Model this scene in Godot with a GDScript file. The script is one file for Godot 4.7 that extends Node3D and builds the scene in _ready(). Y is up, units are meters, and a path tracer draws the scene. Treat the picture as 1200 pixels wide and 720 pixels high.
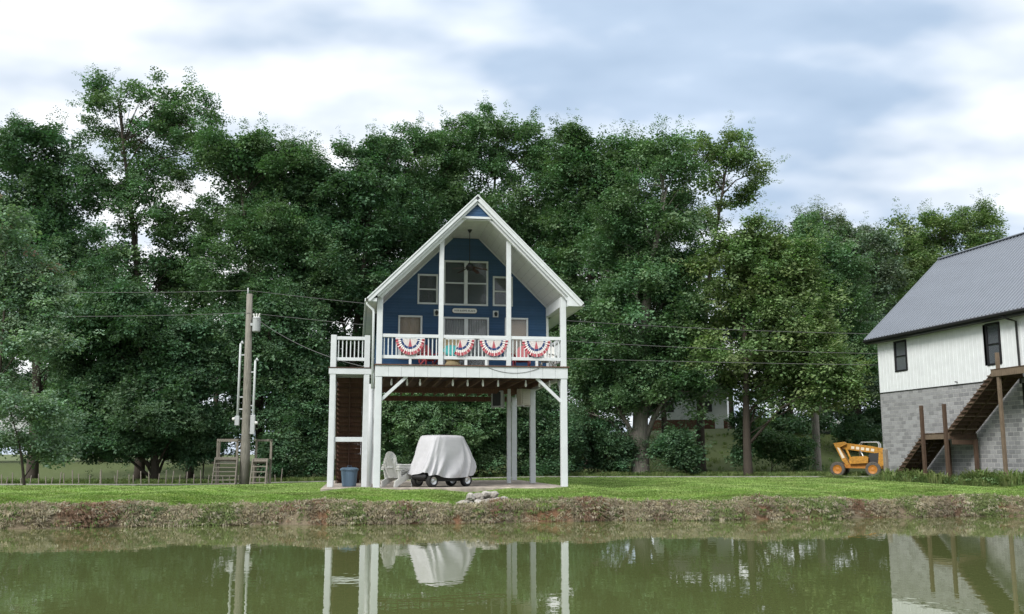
extends Node3D
# A blue and white house on stilts beside a pond, woods behind, a block-and-metal building on the right.
# World: y up, metres, pond surface at y = 0, camera over the pond looking along -z.

var M := {}
var boxes := {}
var taken := {}
var rng := RandomNumberGenerator.new()

# ------------------------------------------------------------------ helpers
func lin(r: float, g: float, b: float) -> Color:
	return Color(r, g, b).linear_to_srgb()

func noise_tex(freq: float, lo: float, hi: float, sd: int, size := 256, oct := 4, tint := Color(1, 1, 1)) -> ImageTexture:
	var n := FastNoiseLite.new()
	n.seed = sd
	n.frequency = freq
	n.fractal_octaves = oct
	var src := n.get_seamless_image(size, size)
	var im := Image.create(size, size, false, Image.FORMAT_RGB8)
	for y in size:
		for x in size:
			var v := lo + (hi - lo) * src.get_pixel(x, y).r
			im.set_pixel(x, y, Color(v * tint.r, v * tint.g, v * tint.b))
	return ImageTexture.create_from_image(im)

func streak_tex(sd: int, lo: float, hi: float) -> ImageTexture:
	# long grain along one axis, for weathered timber
	var n := FastNoiseLite.new()
	n.seed = sd
	n.frequency = 0.02
	n.fractal_octaves = 4
	var im := Image.create(256, 256, false, Image.FORMAT_RGB8)
	for y in 256:
		for x in 256:
			var v := 0.5 + 0.5 * n.get_noise_2d(x * 6.0, y * 0.5)
			v = lo + (hi - lo) * clampf(v, 0, 1)
			im.set_pixel(x, y, Color(v, v, v))
	return ImageTexture.create_from_image(im)

func mat(key: String, c: Color, rough := 0.7, tex: Texture2D = null, scale := 1.0, spec := 0.5) -> StandardMaterial3D:
	var m := StandardMaterial3D.new()
	m.resource_name = key
	m.albedo_color = c
	m.roughness = rough
	m.metallic_specular = spec
	if tex:
		m.albedo_texture = tex
		m.uv1_triplanar = true
		m.uv1_world_triplanar = true
		m.uv1_scale = Vector3.ONE * scale
	M[key] = m
	return m

func numbered(called: String) -> String:
	if not taken.has(called):
		taken[called] = 0
		return called
	taken[called] += 1
	return "%s_%03d" % [called, taken[called]]

func tag(o: Node, label: String, category: String, group := "") -> void:
	o.set_meta("label", label)
	o.set_meta("category", category)
	if group != "":
		o.set_meta("group", group)

func thing(called: String, label: String, category: String, at := Vector3.ZERO, turn := 0.0, group := "") -> Node3D:
	var o := Node3D.new()
	o.name = numbered(called)
	add_child(o)
	o.position = at
	o.rotation_degrees.y = turn
	tag(o, label, category, group)
	return o

func node(parent: Node, called: String, at := Vector3.ZERO) -> Node3D:
	var o := Node3D.new()
	o.name = called
	parent.add_child(o, true)
	o.position = at
	return o

func part(parent: Node, called: String, mesh: Mesh, m: Material, xf := Transform3D()) -> MeshInstance3D:
	var o := MeshInstance3D.new()
	o.name = called if parent != self else numbered(called)
	o.mesh = mesh
	o.material_override = m
	parent.add_child(o, true)
	o.transform = xf
	return o

func tf(at: Vector3, rx := 0.0, ry := 0.0, rz := 0.0) -> Transform3D:
	return Transform3D(Basis.from_euler(Vector3(deg_to_rad(rx), deg_to_rad(ry), deg_to_rad(rz))), at)

func quad(st: SurfaceTool, a: Vector3, b: Vector3, c: Vector3, d: Vector3) -> void:
	# a b c d clockwise as seen from outside
	st.add_vertex(a); st.add_vertex(b); st.add_vertex(c)
	st.add_vertex(a); st.add_vertex(c); st.add_vertex(d)

func done(st: SurfaceTool, smooth := false) -> ArrayMesh:
	if smooth:
		st.index()
	st.generate_normals()
	return st.commit()

func begin(smooth := false) -> SurfaceTool:
	var st := SurfaceTool.new()
	st.begin(Mesh.PRIMITIVE_TRIANGLES)
	st.set_smooth_group(0 if smooth else -1)
	return st

func put_box(st: SurfaceTool, xf: Transform3D, size: Vector3) -> void:
	var h := size / 2
	var v := []
	for i in 8:
		v.append(xf * Vector3(h.x * (1 if i & 1 else -1), h.y * (1 if i & 2 else -1), h.z * (1 if i & 4 else -1)))
	for f in [[0, 1, 3, 2], [5, 4, 6, 7], [4, 0, 2, 6], [1, 5, 7, 3], [2, 3, 7, 6], [4, 5, 1, 0]]:
		quad(st, v[f[0]], v[f[3]], v[f[2]], v[f[1]])

func box_mesh(size: Vector3, bevel := 0.008) -> Mesh:
	# a box with chamfered edges, shared between pieces of one size
	var key := "%.3f_%.3f_%.3f_%.3f" % [size.x, size.y, size.z, bevel]
	if boxes.has(key):
		return boxes[key]
	var b := minf(bevel, minf(size.x, minf(size.y, size.z)) * 0.3)
	var h := size / 2
	var st := begin()
	var fc := []
	for ax in 3:
		for s in [-1.0, 1.0]:
			var u := (ax + 1) % 3
			var w := (ax + 2) % 3
			var q := []
			for c in [[-1, -1], [-1, 1], [1, 1], [1, -1]]:
				var p := Vector3()
				p[ax] = s * h[ax]
				p[u] = c[0] * (h[u] - b)
				p[w] = c[1] * (h[w] - b)
				q.append(p)
			if s < 0:
				q.reverse()
			quad(st, q[0], q[1], q[2], q[3])
	for ax in 3:
		var u := (ax + 1) % 3
		var w := (ax + 2) % 3
		for su in [-1.0, 1.0]:
			for sw in [-1.0, 1.0]:
				var q := []
				for e in [[-1, 0], [1, 0], [1, 1], [-1, 1]]:
					var p := Vector3()
					p[ax] = e[0] * (h[ax] - b)
					p[u] = su * (h[u] - (b if e[1] == 1 else 0.0))
					p[w] = sw * (h[w] - (0.0 if e[1] == 1 else b))
					q.append(p)
				if su * sw > 0:
					q.reverse()
				quad(st, q[0], q[1], q[2], q[3])
	for sx in [-1.0, 1.0]:
		for sy in [-1.0, 1.0]:
			for sz in [-1.0, 1.0]:
				var q := [Vector3(sx * h.x, sy * (h.y - b), sz * (h.z - b)), Vector3(sx * (h.x - b), sy * h.y, sz * (h.z - b)), Vector3(sx * (h.x - b), sy * (h.y - b), sz * h.z)]
				if sx * sy * sz > 0:
					q.reverse()
				st.add_vertex(q[0]); st.add_vertex(q[1]); st.add_vertex(q[2])
	boxes[key] = done(st)
	return boxes[key]

func bx(parent: Node, called: String, m: Material, lo: Vector3, hi: Vector3, bevel := 0.008) -> MeshInstance3D:
	var a := Vector3(minf(lo.x, hi.x), minf(lo.y, hi.y), minf(lo.z, hi.z))
	var z := Vector3(maxf(lo.x, hi.x), maxf(lo.y, hi.y), maxf(lo.z, hi.z))
	return part(parent, called, box_mesh(z - a, bevel), m, Transform3D(Basis(), (a + z) / 2))

func bar(parent: Node, called: String, m: Material, a: Vector3, b: Vector3, w: float, t: float, side := Vector3.UP, bevel := 0.008) -> MeshInstance3D:
	# a beam from a to b: w across (towards side), t the other way
	var x := (b - a).normalized()
	var z := x.cross(side).normalized()
	var y := z.cross(x).normalized()
	return part(parent, called, box_mesh(Vector3((b - a).length(), w, t), bevel), m, Transform3D(Basis(x, y, z), (a + b) / 2))

func put_tube(st: SurfaceTool, pts: Array, radii: Array, sides := 8, cap := true) -> void:
	var rings := []
	var ref := Vector3.RIGHT
	for i in pts.size():
		var t: Vector3 = (pts[mini(i + 1, pts.size() - 1)] - pts[maxi(i - 1, 0)]).normalized()
		if absf(t.dot(ref)) > 0.95:
			ref = Vector3.FORWARD if absf(t.dot(Vector3.FORWARD)) < 0.9 else Vector3.UP
		var n := t.cross(ref).normalized()
		var b := t.cross(n).normalized()
		var ring := []
		for k in sides:
			var a := TAU * k / sides
			ring.append(pts[i] + (n * cos(a) + b * sin(a)) * radii[i])
		rings.append(ring)
	for i in pts.size() - 1:
		for k in sides:
			var k2 := (k + 1) % sides
			quad(st, rings[i][k], rings[i][k2], rings[i + 1][k2], rings[i + 1][k])
	if cap:
		for k in sides:
			var k2 := (k + 1) % sides
			st.add_vertex(pts[0]); st.add_vertex(rings[0][k2]); st.add_vertex(rings[0][k])
			var e: int = pts.size() - 1
			st.add_vertex(pts[e]); st.add_vertex(rings[e][k]); st.add_vertex(rings[e][k2])

func tube(parent: Node, called: String, m: Material, pts: Array, radii: Array, sides := 8) -> MeshInstance3D:
	var st := begin(true)
	put_tube(st, pts, radii, sides)
	return part(parent, called, done(st, true), m)

func lathe(profile: Array, sides := 20) -> ArrayMesh:
	# profile: [radius, height] from bottom to top, about y
	var st := begin()
	for i in profile.size() - 1:
		for k in sides:
			var a := TAU * k / sides
			var b := TAU * (k + 1) / sides
			var p: Array = profile[i]
			var q: Array = profile[i + 1]
			quad(st, Vector3(cos(a) * p[0], p[1], sin(a) * p[0]), Vector3(cos(a) * q[0], q[1], sin(a) * q[0]), Vector3(cos(b) * q[0], q[1], sin(b) * q[0]), Vector3(cos(b) * p[0], p[1], sin(b) * p[0]))
	return done(st)

func prism(outline: Array, depth: float) -> ArrayMesh:
	# outline in x/y, counter-clockwise, extruded from z = 0 back to z = -depth
	var pk := PackedVector2Array(outline)
	if Geometry2D.is_polygon_clockwise(pk):
		pk.reverse()
	var tri := Geometry2D.triangulate_polygon(pk)
	var st := begin()
	for i in range(0, tri.size(), 3):
		var a := pk[tri[i]]
		var b := pk[tri[i + 1]]
		var c := pk[tri[i + 2]]
		if (b - a).cross(c - a) > 0:
			var s := b
			b = c
			c = s
		for v in [a, b, c]:
			st.add_vertex(Vector3(v.x, v.y, 0))
		for v in [a, c, b]:
			st.add_vertex(Vector3(v.x, v.y, -depth))
	for i in pk.size():
		var a := pk[i]
		var b := pk[(i + 1) % pk.size()]
		quad(st, Vector3(a.x, a.y, 0), Vector3(a.x, a.y, -depth), Vector3(b.x, b.y, -depth), Vector3(b.x, b.y, 0))
	return done(st)

func scatter(parent: Node, called: String, mesh: Mesh, m: Material, buf: PackedFloat32Array) -> MultiMeshInstance3D:
	var mm := MultiMesh.new()
	mm.transform_format = MultiMesh.TRANSFORM_3D
	mm.use_colors = true
	mm.mesh = mesh
	mm.instance_count = buf.size() / 16
	mm.buffer = buf
	var o := MultiMeshInstance3D.new()
	o.name = called if parent != self else numbered(called)
	o.multimesh = mm
	o.material_override = m
	o.set_meta("kind", "stuff")
	parent.add_child(o, true)
	return o

func push(buf: PackedFloat32Array, b: Basis, p: Vector3, c: Color) -> void:
	buf.append_array(PackedFloat32Array([b.x.x, b.y.x, b.z.x, p.x, b.x.y, b.y.y, b.z.y, p.y, b.x.z, b.y.z, b.z.z, p.z, c.r, c.g, c.b, 1.0]))

func smooth(a: float, b: float, x: float) -> float:
	var t := clampf((x - a) / (b - a), 0, 1)
	return t * t * (3 - 2 * t)

# ------------------------------------------------------------------ terrain
func shore(x: float) -> float:
	# distance of the far water edge in front of the camera
	var c := clampf(x, -60, 60)
	return 30.25 + 0.19 * c + 0.22 * sin(c * 0.55) + 0.12 * sin(c * 1.7 + 1.0) + 0.05 * sin(c * 4.3)

func gy(x: float, z: float) -> float:
	var d := -z
	var t := d - shore(x)
	if t < 0:
		if d > -7:
			return -1.3 * smooth(0, 3.0, -t) - 0.02 if d > 0 else lerpf(-1.3, 0.45, smooth(2.0, 9.0, -d))
		return 0.45
	var top := 0.5 + 0.06 * sin(x * 0.9) + 0.04 * sin(x * 2.3 + 2.0)
	var bank := top * smooth(-0.05, 0.3, t) * 0.86 + top * 0.14 * smooth(0.3, 1.2, t)
	var near := bank + 0.2 * smooth(1.0, 6.0, t)
	var far := clampf(lerpf(0.36, 1.0, (x + 17.0) / 29.0), 0.3, 0.78)
	var y := lerpf(near, far, smooth(38, 58, d))
	var hill := lerpf(1.7, 5.2, smooth(-30, 24, x))
	y = lerpf(y, hill, smooth(68, 106, d))
	return y + 1.5 * smooth(130, 300, d)

# ------------------------------------------------------------------ sky
func sky_image() -> Image:
	# broken high overcast: the same cloud field all the way round
	var w := 2048
	var h := 1024
	var big := FastNoiseLite.new()
	big.seed = 21
	big.frequency = 0.55
	big.fractal_octaves = 5
	big.fractal_gain = 0.52
	var fine := FastNoiseLite.new()
	fine.seed = 8
	fine.frequency = 2.6
	fine.fractal_octaves = 5
	var im := Image.create(w, h, false, Image.FORMAT_RGBF)
	var blue := Vector3(0.255, 0.32, 0.41)
	var white := Vector3(0.565, 0.575, 0.585)
	for y in h:
		var el := PI * (0.5 - (y + 0.5) / h)
		for x in w:
			if el < -0.03:
				im.set_pixel(x, y, Color(0.22, 0.24, 0.22))
				continue
			var az := TAU * (x + 0.5) / w
			var up := maxf(sin(el), 0.0)
			# clouds lie on a flat layer, so they crowd together near the horizon
			var k := 1.0 / (up + 0.22)
			var px := cos(el) * sin(az) * k
			var pz := cos(el) * cos(az) * k
			var n := big.get_noise_3d(px * 0.8 + SKYX, SKYZ, pz * 1.15)
			var f := fine.get_noise_3d(px * 0.9 + 5.0, 2.0, pz * 1.6)
			var v := clampf(0.76 + n * 1.4 + f * 0.6, 0.0, 1.0)
			var c := blue.lerp(white, v)
			c += Vector3(1, 1, 1) * (0.07 * f)
			im.set_pixel(x, y, Color(c.x, c.y, c.z))
	return im

const SKYX := 31.0
const SKYZ := 32.0

func _ready() -> void:
	rng.seed = 20240
	# ---- camera, sky, light, exposure
	var cam := Camera3D.new()
	cam.name = "camera"
	add_child(cam)
	cam.position = Vector3(0, 1.9, 0)
	cam.rotation_degrees.x = 8.8
	cam.fov = 34.76
	cam.near = 0.1
	cam.far = 2500
	cam.current = true
	var env := Environment.new()
	env.background_mode = Environment.BG_SKY
	var sky := Sky.new()
	var sm := PanoramaSkyMaterial.new()
	sm.panorama = ImageTexture.create_from_image(sky_image())
	sky.sky_material = sm
	env.sky = sky
	env.background_energy_multiplier = 1.0
	env.tonemap_mode = Environment.TONE_MAPPER_LINEAR
	env.tonemap_exposure = 2.15
	env.sdfgi_enabled = true
	env.ssao_enabled = true
	env.ssil_enabled = true
	var we := WorldEnvironment.new()
	we.name = "environment"
	we.environment = env
	add_child(we)
	var sun := DirectionalLight3D.new()
	sun.name = "sun"
	add_child(sun)
	sun.look_at_from_position(Vector3(-0.62, 0.86, 0.82), Vector3.ZERO)
	sun.light_color = Color(1.0, 0.985, 0.955)
	sun.light_energy = 0.5
	sun.light_angular_distance = 20
	sun.shadow_enabled = true
	materials()
	# ---- the setting
	make_ground()
	make_water()
	make_road()
	make_pad()
	make_house()
	make_block_building()
	make_trees()
	make_far_houses()
	# ---- objects
	make_porch_things()
	make_pad_things()
	make_pole()
	make_stairs_right()
	make_loader()
	make_rocks()
	make_stakes()
	# ---- small growth
	make_grass()

func materials() -> void:
	var soft := noise_tex(0.012, 0.94, 1.0, 3)
	var blot := noise_tex(0.02, 0.62, 1.0, 4)
	var grit := noise_tex(0.12, 0.6, 1.0, 5)
	var grain := streak_tex(6, 0.55, 1.0)
	mat("white_paint", lin(0.68, 0.715, 0.74), 0.55, soft, 0.7)
	mat("white_trim", lin(0.72, 0.755, 0.78), 0.45, soft, 0.9)
	mat("soffit", lin(0.82, 0.83, 0.83), 0.6, soft, 0.6)
	for k in 3:
		mat("siding%d" % k, lin(0.028 + 0.003 * k, 0.085 + 0.006 * k, 0.19 + 0.012 * k), 0.5, soft, 0.8)
	mat("shingle", lin(0.12, 0.115, 0.11), 0.9, grit, 0.8)
	mat("brown_wood", lin(0.22, 0.115, 0.075), 0.8, grain, 0.9)
	mat("dark_wood", lin(0.13, 0.07, 0.05), 0.85, grain, 0.9)
	mat("grey_wood", lin(0.42, 0.375, 0.32), 0.9, grain, 1.1)
	mat("pole_wood", lin(0.40, 0.375, 0.325), 0.9, grain, 0.6)
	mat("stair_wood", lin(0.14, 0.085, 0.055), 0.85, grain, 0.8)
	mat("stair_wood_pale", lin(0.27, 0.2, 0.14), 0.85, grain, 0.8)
	mat("concrete", lin(0.58, 0.51, 0.44), 0.9, blot, 0.35)
	mat("gravel", lin(0.44, 0.42, 0.39), 0.95, grit, 0.9)
	for k in 5:
		mat("block%d" % k, lin(0.36 + 0.045 * k, 0.365 + 0.045 * k, 0.385 + 0.045 * k), 0.95, grit, 1.6)
	mat("block_mix", Color.WHITE, 0.95, grit, 1.6)
	M.block_mix.vertex_color_use_as_albedo = true
	mat("mortar", lin(0.78, 0.78, 0.77), 0.95, grit, 2.0)
	mat("metal_roof", lin(0.235, 0.26, 0.305), 0.4, soft, 0.25)
	mat("black_metal", lin(0.012, 0.012, 0.014), 0.4)
	mat("white_metal", lin(0.78, 0.81, 0.83), 0.42, soft, 0.4)
	mat("galvanised", lin(0.52, 0.54, 0.56), 0.5, soft, 2.0)
	mat("grey_paint", lin(0.42, 0.44, 0.45), 0.5, soft, 2.0)
	mat("black_rubber", lin(0.018, 0.018, 0.018), 0.85)
	mat("old_rubber", lin(0.16, 0.145, 0.13), 0.95, blot, 2.0)
	mat("alloy", lin(0.55, 0.56, 0.57), 0.3)
	M.alloy.metallic = 0.8
	mat("dark_plastic", lin(0.03, 0.03, 0.033), 0.6)
	mat("white_plastic", lin(0.76, 0.76, 0.74), 0.45, soft, 1.5)
	mat("blue_plastic", lin(0.11, 0.18, 0.26), 0.5, soft, 2.0)
	mat("cover_cloth", lin(0.585, 0.58, 0.615), 0.85, soft, 1.2)
	mat("loader_paint", lin(0.72, 0.34, 0.035), 0.5, blot, 1.3)
	mat("loader_rim", lin(0.70, 0.27, 0.03), 0.55, blot, 2.0)
	mat("pale_lettering", lin(0.75, 0.68, 0.55), 0.6)
	mat("beige_metal", lin(0.50, 0.47, 0.40), 0.55, soft, 2.0)
	mat("tan_blind", lin(0.33, 0.24, 0.16), 0.85, soft, 2.0)
	mat("grey_curtain", lin(0.22, 0.22, 0.22), 0.9, soft, 2.0)
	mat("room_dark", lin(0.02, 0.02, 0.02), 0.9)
	mat("red_plastic", lin(0.32, 0.035, 0.05), 0.45)
	mat("teal_cloth", lin(0.06, 0.36, 0.36), 0.8)
	mat("rattan", lin(0.52, 0.42, 0.24), 0.8, grit, 3.0)
	mat("bunting", Color.WHITE, 0.8)
	M.bunting.vertex_color_use_as_albedo = true
	mat("sign_white", lin(0.78, 0.78, 0.74), 0.5)
	mat("sign_ink", lin(0.02, 0.03, 0.05), 0.6)
	mat("bulb_glass", lin(0.82, 0.82, 0.80), 0.3)
	mat("wire_metal", lin(0.12, 0.12, 0.12), 0.5)
	mat("cable", lin(0.02, 0.02, 0.02), 0.6)
	mat("brick_red", lin(0.22, 0.11, 0.075), 0.9, grit, 2.0)
	mat("bark", lin(0.105, 0.085, 0.068), 0.95, grain, 0.7)
	mat("pale_bark", lin(0.36, 0.33, 0.29), 0.95, grain, 0.5)
	for k in 4:
		mat("rock%d" % k, lin(0.62 - 0.07 * k, 0.59 - 0.07 * k, 0.55 - 0.07 * k), 0.95, blot, 2.5)
	var g := mat("glass", Color(0.9, 0.95, 1.0, 0.06), 0.02)
	g.transparency = BaseMaterial3D.TRANSPARENCY_ALPHA
	g.metallic_specular = 0.38
	var lf := mat("leaf", Color.WHITE, 0.55, null, 1.0, 0.4)
	lf.vertex_color_use_as_albedo = true
	lf.backlight_enabled = true
	lf.backlight = lin(0.42, 0.55, 0.22)
	var gr := mat("grass_blade", Color.WHITE, 0.6, null, 1.0, 0.35)
	gr.vertex_color_use_as_albedo = true
	gr.backlight_enabled = true
	gr.backlight = lin(0.45, 0.55, 0.25)
	var so := mat("soil", Color.WHITE, 0.95, grit, 0.5)
	so.vertex_color_use_as_albedo = true
	var wa := mat("pond_water", lin(0.105, 0.128, 0.045), 0.015)
	wa.metallic_specular = 0.65
	wa.normal_enabled = true
	var n := FastNoiseLite.new()
	n.seed = 77
	n.frequency = 0.012
	n.fractal_octaves = 3
	var im := n.get_seamless_image(512, 512)
	im.convert(Image.FORMAT_RGBA8)
	im.bump_map_to_normal_map(6.0)
	wa.normal_texture = ImageTexture.create_from_image(im)
	wa.normal_scale = 0.02
	wa.uv1_scale = Vector3(0.3, 0.3, 0.3)

# ------------------------------------------------------------------ ground, water, road, pad
func lawn_color(x: float, z: float, t: float, n: FastNoiseLite) -> Color:
	var v := 0.5 + 0.5 * n.get_noise_2d(x * 3, z * 3)
	var lush := Color(0.23, 0.33, 0.1).lerp(Color(0.3, 0.36, 0.14), v)
	var thatch := Color(0.30, 0.25, 0.17).lerp(Color(0.22, 0.17, 0.11), v)
	var clay := Color(0.30, 0.155, 0.08).lerp(Color(0.20, 0.12, 0.075), v)
	var c := lush
	var wob := 0.35 * n.get_noise_2d(x * 8, z * 8)
	c = c.lerp(thatch, 1.0 - smooth(0.9, 2.2, t + wob))
	var bare := smooth(0.0, 0.3, n.get_noise_2d(x * 5 + 70, 3.0) + 0.05)
	c = c.lerp(clay, (1.0 - smooth(0.25, 0.5, t)) * bare)
	c = c.lerp(Color(0.10, 0.075, 0.05), 1.0 - smooth(-0.1, 0.0, t))
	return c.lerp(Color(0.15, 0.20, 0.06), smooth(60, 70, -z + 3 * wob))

func make_ground() -> void:
	var n := FastNoiseLite.new()
	n.seed = 5
	n.frequency = 0.08
	n.fractal_octaves = 4
	var xs := []
	for v in [-900, -400, -200, -120, -80, -60, -50, -45]:
		xs.append(float(v))
	for i in 211:
		xs.append(-42.0 + 0.4 * i)
	for v in [45, 50, 60, 80, 120, 200, 400, 900]:
		xs.append(float(v))
	var offs := [-1.5, -0.6, -0.2, -0.06, 0.0, 0.05, 0.1, 0.16, 0.22, 0.28, 0.35, 0.45, 0.6, 0.8, 1.05, 1.4, 1.8, 2.4, 3.2, 4.2, 5.5, 7.0]
	var fixed := [-900.0, -300.0, -100.0, -40.0, -14.0, -9.0, -7.0, -5.0, -3.0, -1.0, 5.0, 12.0]
	var late := [46.0, 48.0, 50.0, 52.0, 54.0, 56.0, 58.0, 60.0, 62.0, 64.0, 66.0, 68.0, 71.0, 74.0, 78.0, 83.0, 88.0, 94.0, 100.0, 107.0, 116.0, 135.0, 160.0, 200.0, 300.0, 900.0]
	var rows := fixed.size() + offs.size() + late.size()
	var st := SurfaceTool.new()
	st.begin(Mesh.PRIMITIVE_TRIANGLES)
	st.set_smooth_group(0)
	for r in rows:
		for x in xs:
			var s := shore(x)
			var d: float
			if r < fixed.size():
				d = fixed[r]
			elif r < fixed.size() + offs.size():
				d = s + offs[r - fixed.size()]
			else:
				d = late[r - fixed.size() - offs.size()]
			var y := gy(x, -d)
			var t := d - s
			if t > -0.1 and t < 1.5:
				y += 0.05 * n.get_noise_2d(x * 22, d * 22)
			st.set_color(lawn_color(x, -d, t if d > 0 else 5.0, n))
			st.add_vertex(Vector3(x, y, -d))
	var w := xs.size()
	for r in rows - 1:
		for c in w - 1:
			var a := r * w + c
			for i in [a, a + w, a + 1, a + 1, a + w, a + w + 1]:
				st.add_index(i)
	st.generate_normals()
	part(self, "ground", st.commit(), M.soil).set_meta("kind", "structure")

func make_water() -> void:
	var st := begin()
	for v in [Vector3(-900, 0, 8), Vector3(-900, 0, -45), Vector3(900, 0, -45), Vector3(-900, 0, 8), Vector3(900, 0, -45), Vector3(900, 0, 8)]:
		st.set_uv(Vector2(v.x, v.z * 1.0))
		st.add_vertex(v)
	st.generate_normals()
	st.generate_tangents()
	part(self, "pond_water", st.commit(), M.pond_water).set_meta("kind", "structure")

func make_road() -> void:
	# a gravel lane passing behind the house
	var st := begin(true)
	var prev := []
	for i in 101:
		var x := -60.0 + 1.2 * i
		var z := -60.6 + 0.02 * x + 0.4 * sin(x * 0.2)
		var row := []
		for k in 5:
			var zz := z + 1.5 - 0.75 * k + (0.15 * sin(x * 1.9 + k) if k in [0, 4] else 0.0)
			row.append(Vector3(x, gy(x, zz) + (0.03 if k in [0, 4] else 0.07), zz))
		if prev:
			for k in 4:
				quad(st, prev[k], prev[k + 1], row[k + 1], row[k])
		prev = row
	part(self, "gravel_road", done(st, true), M.gravel).set_meta("kind", "structure")

func make_pad() -> void:
	var st := begin()
	put_box(st, Transform3D(Basis(), Vector3(2.75, -0.15, -6.1)), Vector3(9.6, 0.3, 12.7))
	var o := part(self, "concrete_pad", box_mesh(Vector3(9.6, 0.3, 12.7), 0.03), M.concrete, house_frame() * Transform3D(Basis(), Vector3(2.75, -0.15, -6.1)))
	o.set_meta("kind", "structure")

func house_frame() -> Transform3D:
	return Transform3D(Basis(Vector3.UP, deg_to_rad(9.0)), Vector3(-5.09, 0.83, -37.4))

# ------------------------------------------------------------------ the blue house (own axes: x along the front, z = 0 the front posts, -z back)
func board_run(parent: Node, y0: float, y1: float, x0: float, x1: float, z: float, holes: Array, k: int) -> void:
	# one lap of siding between x0 and x1, interrupted by openings
	var cuts := [[x0, x1]]
	for h in holes:
		if y0 < h[3] - 0.02 and y1 > h[2] + 0.02:
			var rest := []
			for c in cuts:
				if h[1] <= c[0] or h[0] >= c[1]:
					rest.append(c)
					continue
				if h[0] > c[0] + 0.01:
					rest.append([c[0], h[0]])
				if h[1] < c[1] - 0.01:
					rest.append([h[1], c[1]])
			cuts = rest
	var pieces := []
	for c in cuts:
		pieces.append([c[0], c[1], y0, y1])
	for h in holes:
		# narrow strips that close the course above and below an opening
		if y0 < h[3] - 0.02 and y1 > h[2] + 0.02:
			if h[2] - y0 > 0.01:
				pieces.append([h[0], h[1], y0, h[2]])
			if y1 - h[3] > 0.01:
				pieces.append([h[0], h[1], h[3], y1])
	for c in pieces:
		if c[1] - c[0] > 0.04:
			var t := Transform3D(Basis(Vector3.RIGHT, deg_to_rad(15.0)), Vector3((c[0] + c[1]) / 2, (c[2] + c[3]) / 2, z))
			part(parent, "siding_board", box_mesh(Vector3(c[1] - c[0], c[3] - c[2] + 0.008, 0.022), 0.004), M["siding%d" % (k % 3)], t)

func window(parent: Node, x0: float, x1: float, y0: float, y1: float, z: float, cols: int, rows: int, backing: String) -> Node3D:
	var w := node(parent, "window", Vector3(0, 0, z))
	var f := 0.075
	bx(w, "frame", M.white_trim, Vector3(x0, y1 - f, -0.06), Vector3(x1, y1, 0.045))
	bx(w, "frame", M.white_trim, Vector3(x0, y0, -0.06), Vector3(x1, y0 + f, 0.055))
	bx(w, "frame", M.white_trim, Vector3(x0, y0 + f, -0.06), Vector3(x0 + f, y1 - f, 0.04))
	bx(w, "frame", M.white_trim, Vector3(x1 - f, y0 + f, -0.06), Vector3(x1, y1 - f, 0.04))
	var gap := 0.15 if cols > 1 else 0.0
	var cw := (x1 - x0 - 2 * f - gap * (cols - 1)) / cols
	for c in cols:
		var a := x0 + f + c * (cw + gap)
		if c > 0:
			bx(w, "mullion", M.white_trim, Vector3(a - gap, y0 + f, -0.06), Vector3(a, y1 - f, 0.035))
		var ph := (y1 - y0 - 2 * f) / rows
		for r in rows:
			var b := y0 + f + r * ph
			bx(w, "pane", M.glass, Vector3(a, b, -0.035 - 0.02 * r), Vector3(a + cw, b + ph, -0.029 - 0.02 * r), 0.0)
			if r > 0:
				bx(w, "sash_rail", M.white_trim, Vector3(a, b - 0.028, -0.05), Vector3(a + cw, b + 0.028, 0.02))
	if backing != "":
		var m: Material = M[backing]
		if backing == "grey_curtain":
			for c in cols:
				var a := x0 + f + c * (cw + gap)
				var st := begin()
				var nf := 16
				for i in nf:
					var p := a + cw * i / nf
					var q := a + cw * (i + 1) / nf
					var zp := -0.16 - (0.03 if i % 2 else 0.0)
					var zq := -0.16 - (0.0 if i % 2 else 0.03)
					quad(st, Vector3(p, y0, zp), Vector3(p, y1 - f, zp), Vector3(q, y1 - f, zq), Vector3(q, y0, zq))
				part(w, "curtain", done(st), m)
		else:
			bx(w, "blind", m, Vector3(x0 + 0.03, y0 + 0.03, -0.15), Vector3(x1 - 0.03, y1 - 0.03, -0.14))
	return w

func railing(parent: Node, a: Vector3, b: Vector3, blocks: Array) -> void:
	# a and b: floor points between two posts
	var r := node(parent, "railing")
	var dir := (b - a).normalized()
	var len := (b - a).length()
	bar(r, "top_rail", M.white_trim, a + Vector3(0, 1.11, 0), b + Vector3(0, 1.11, 0), 0.13, 0.14)
	bar(r, "bottom_rail", M.white_trim, a + Vector3(0, 0.29, 0), b + Vector3(0, 0.29, 0), 0.13, 0.07)
	var n := int(round(len / 0.15))
	for i in n:
		var p := a + dir * (len * (i + 0.5) / n)
		bar(r, "baluster", M.white_trim, p + Vector3(0, 0.355, 0), p + Vector3(0, 1.045, 0), 0.042, 0.042, dir, 0.004)
	for s in blocks:
		var p: Vector3 = a + dir * (len * s)
		bar(r, "support_block", M.white_trim, p, p + Vector3(0, 0.225, 0), 0.1, 0.06, dir)

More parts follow.
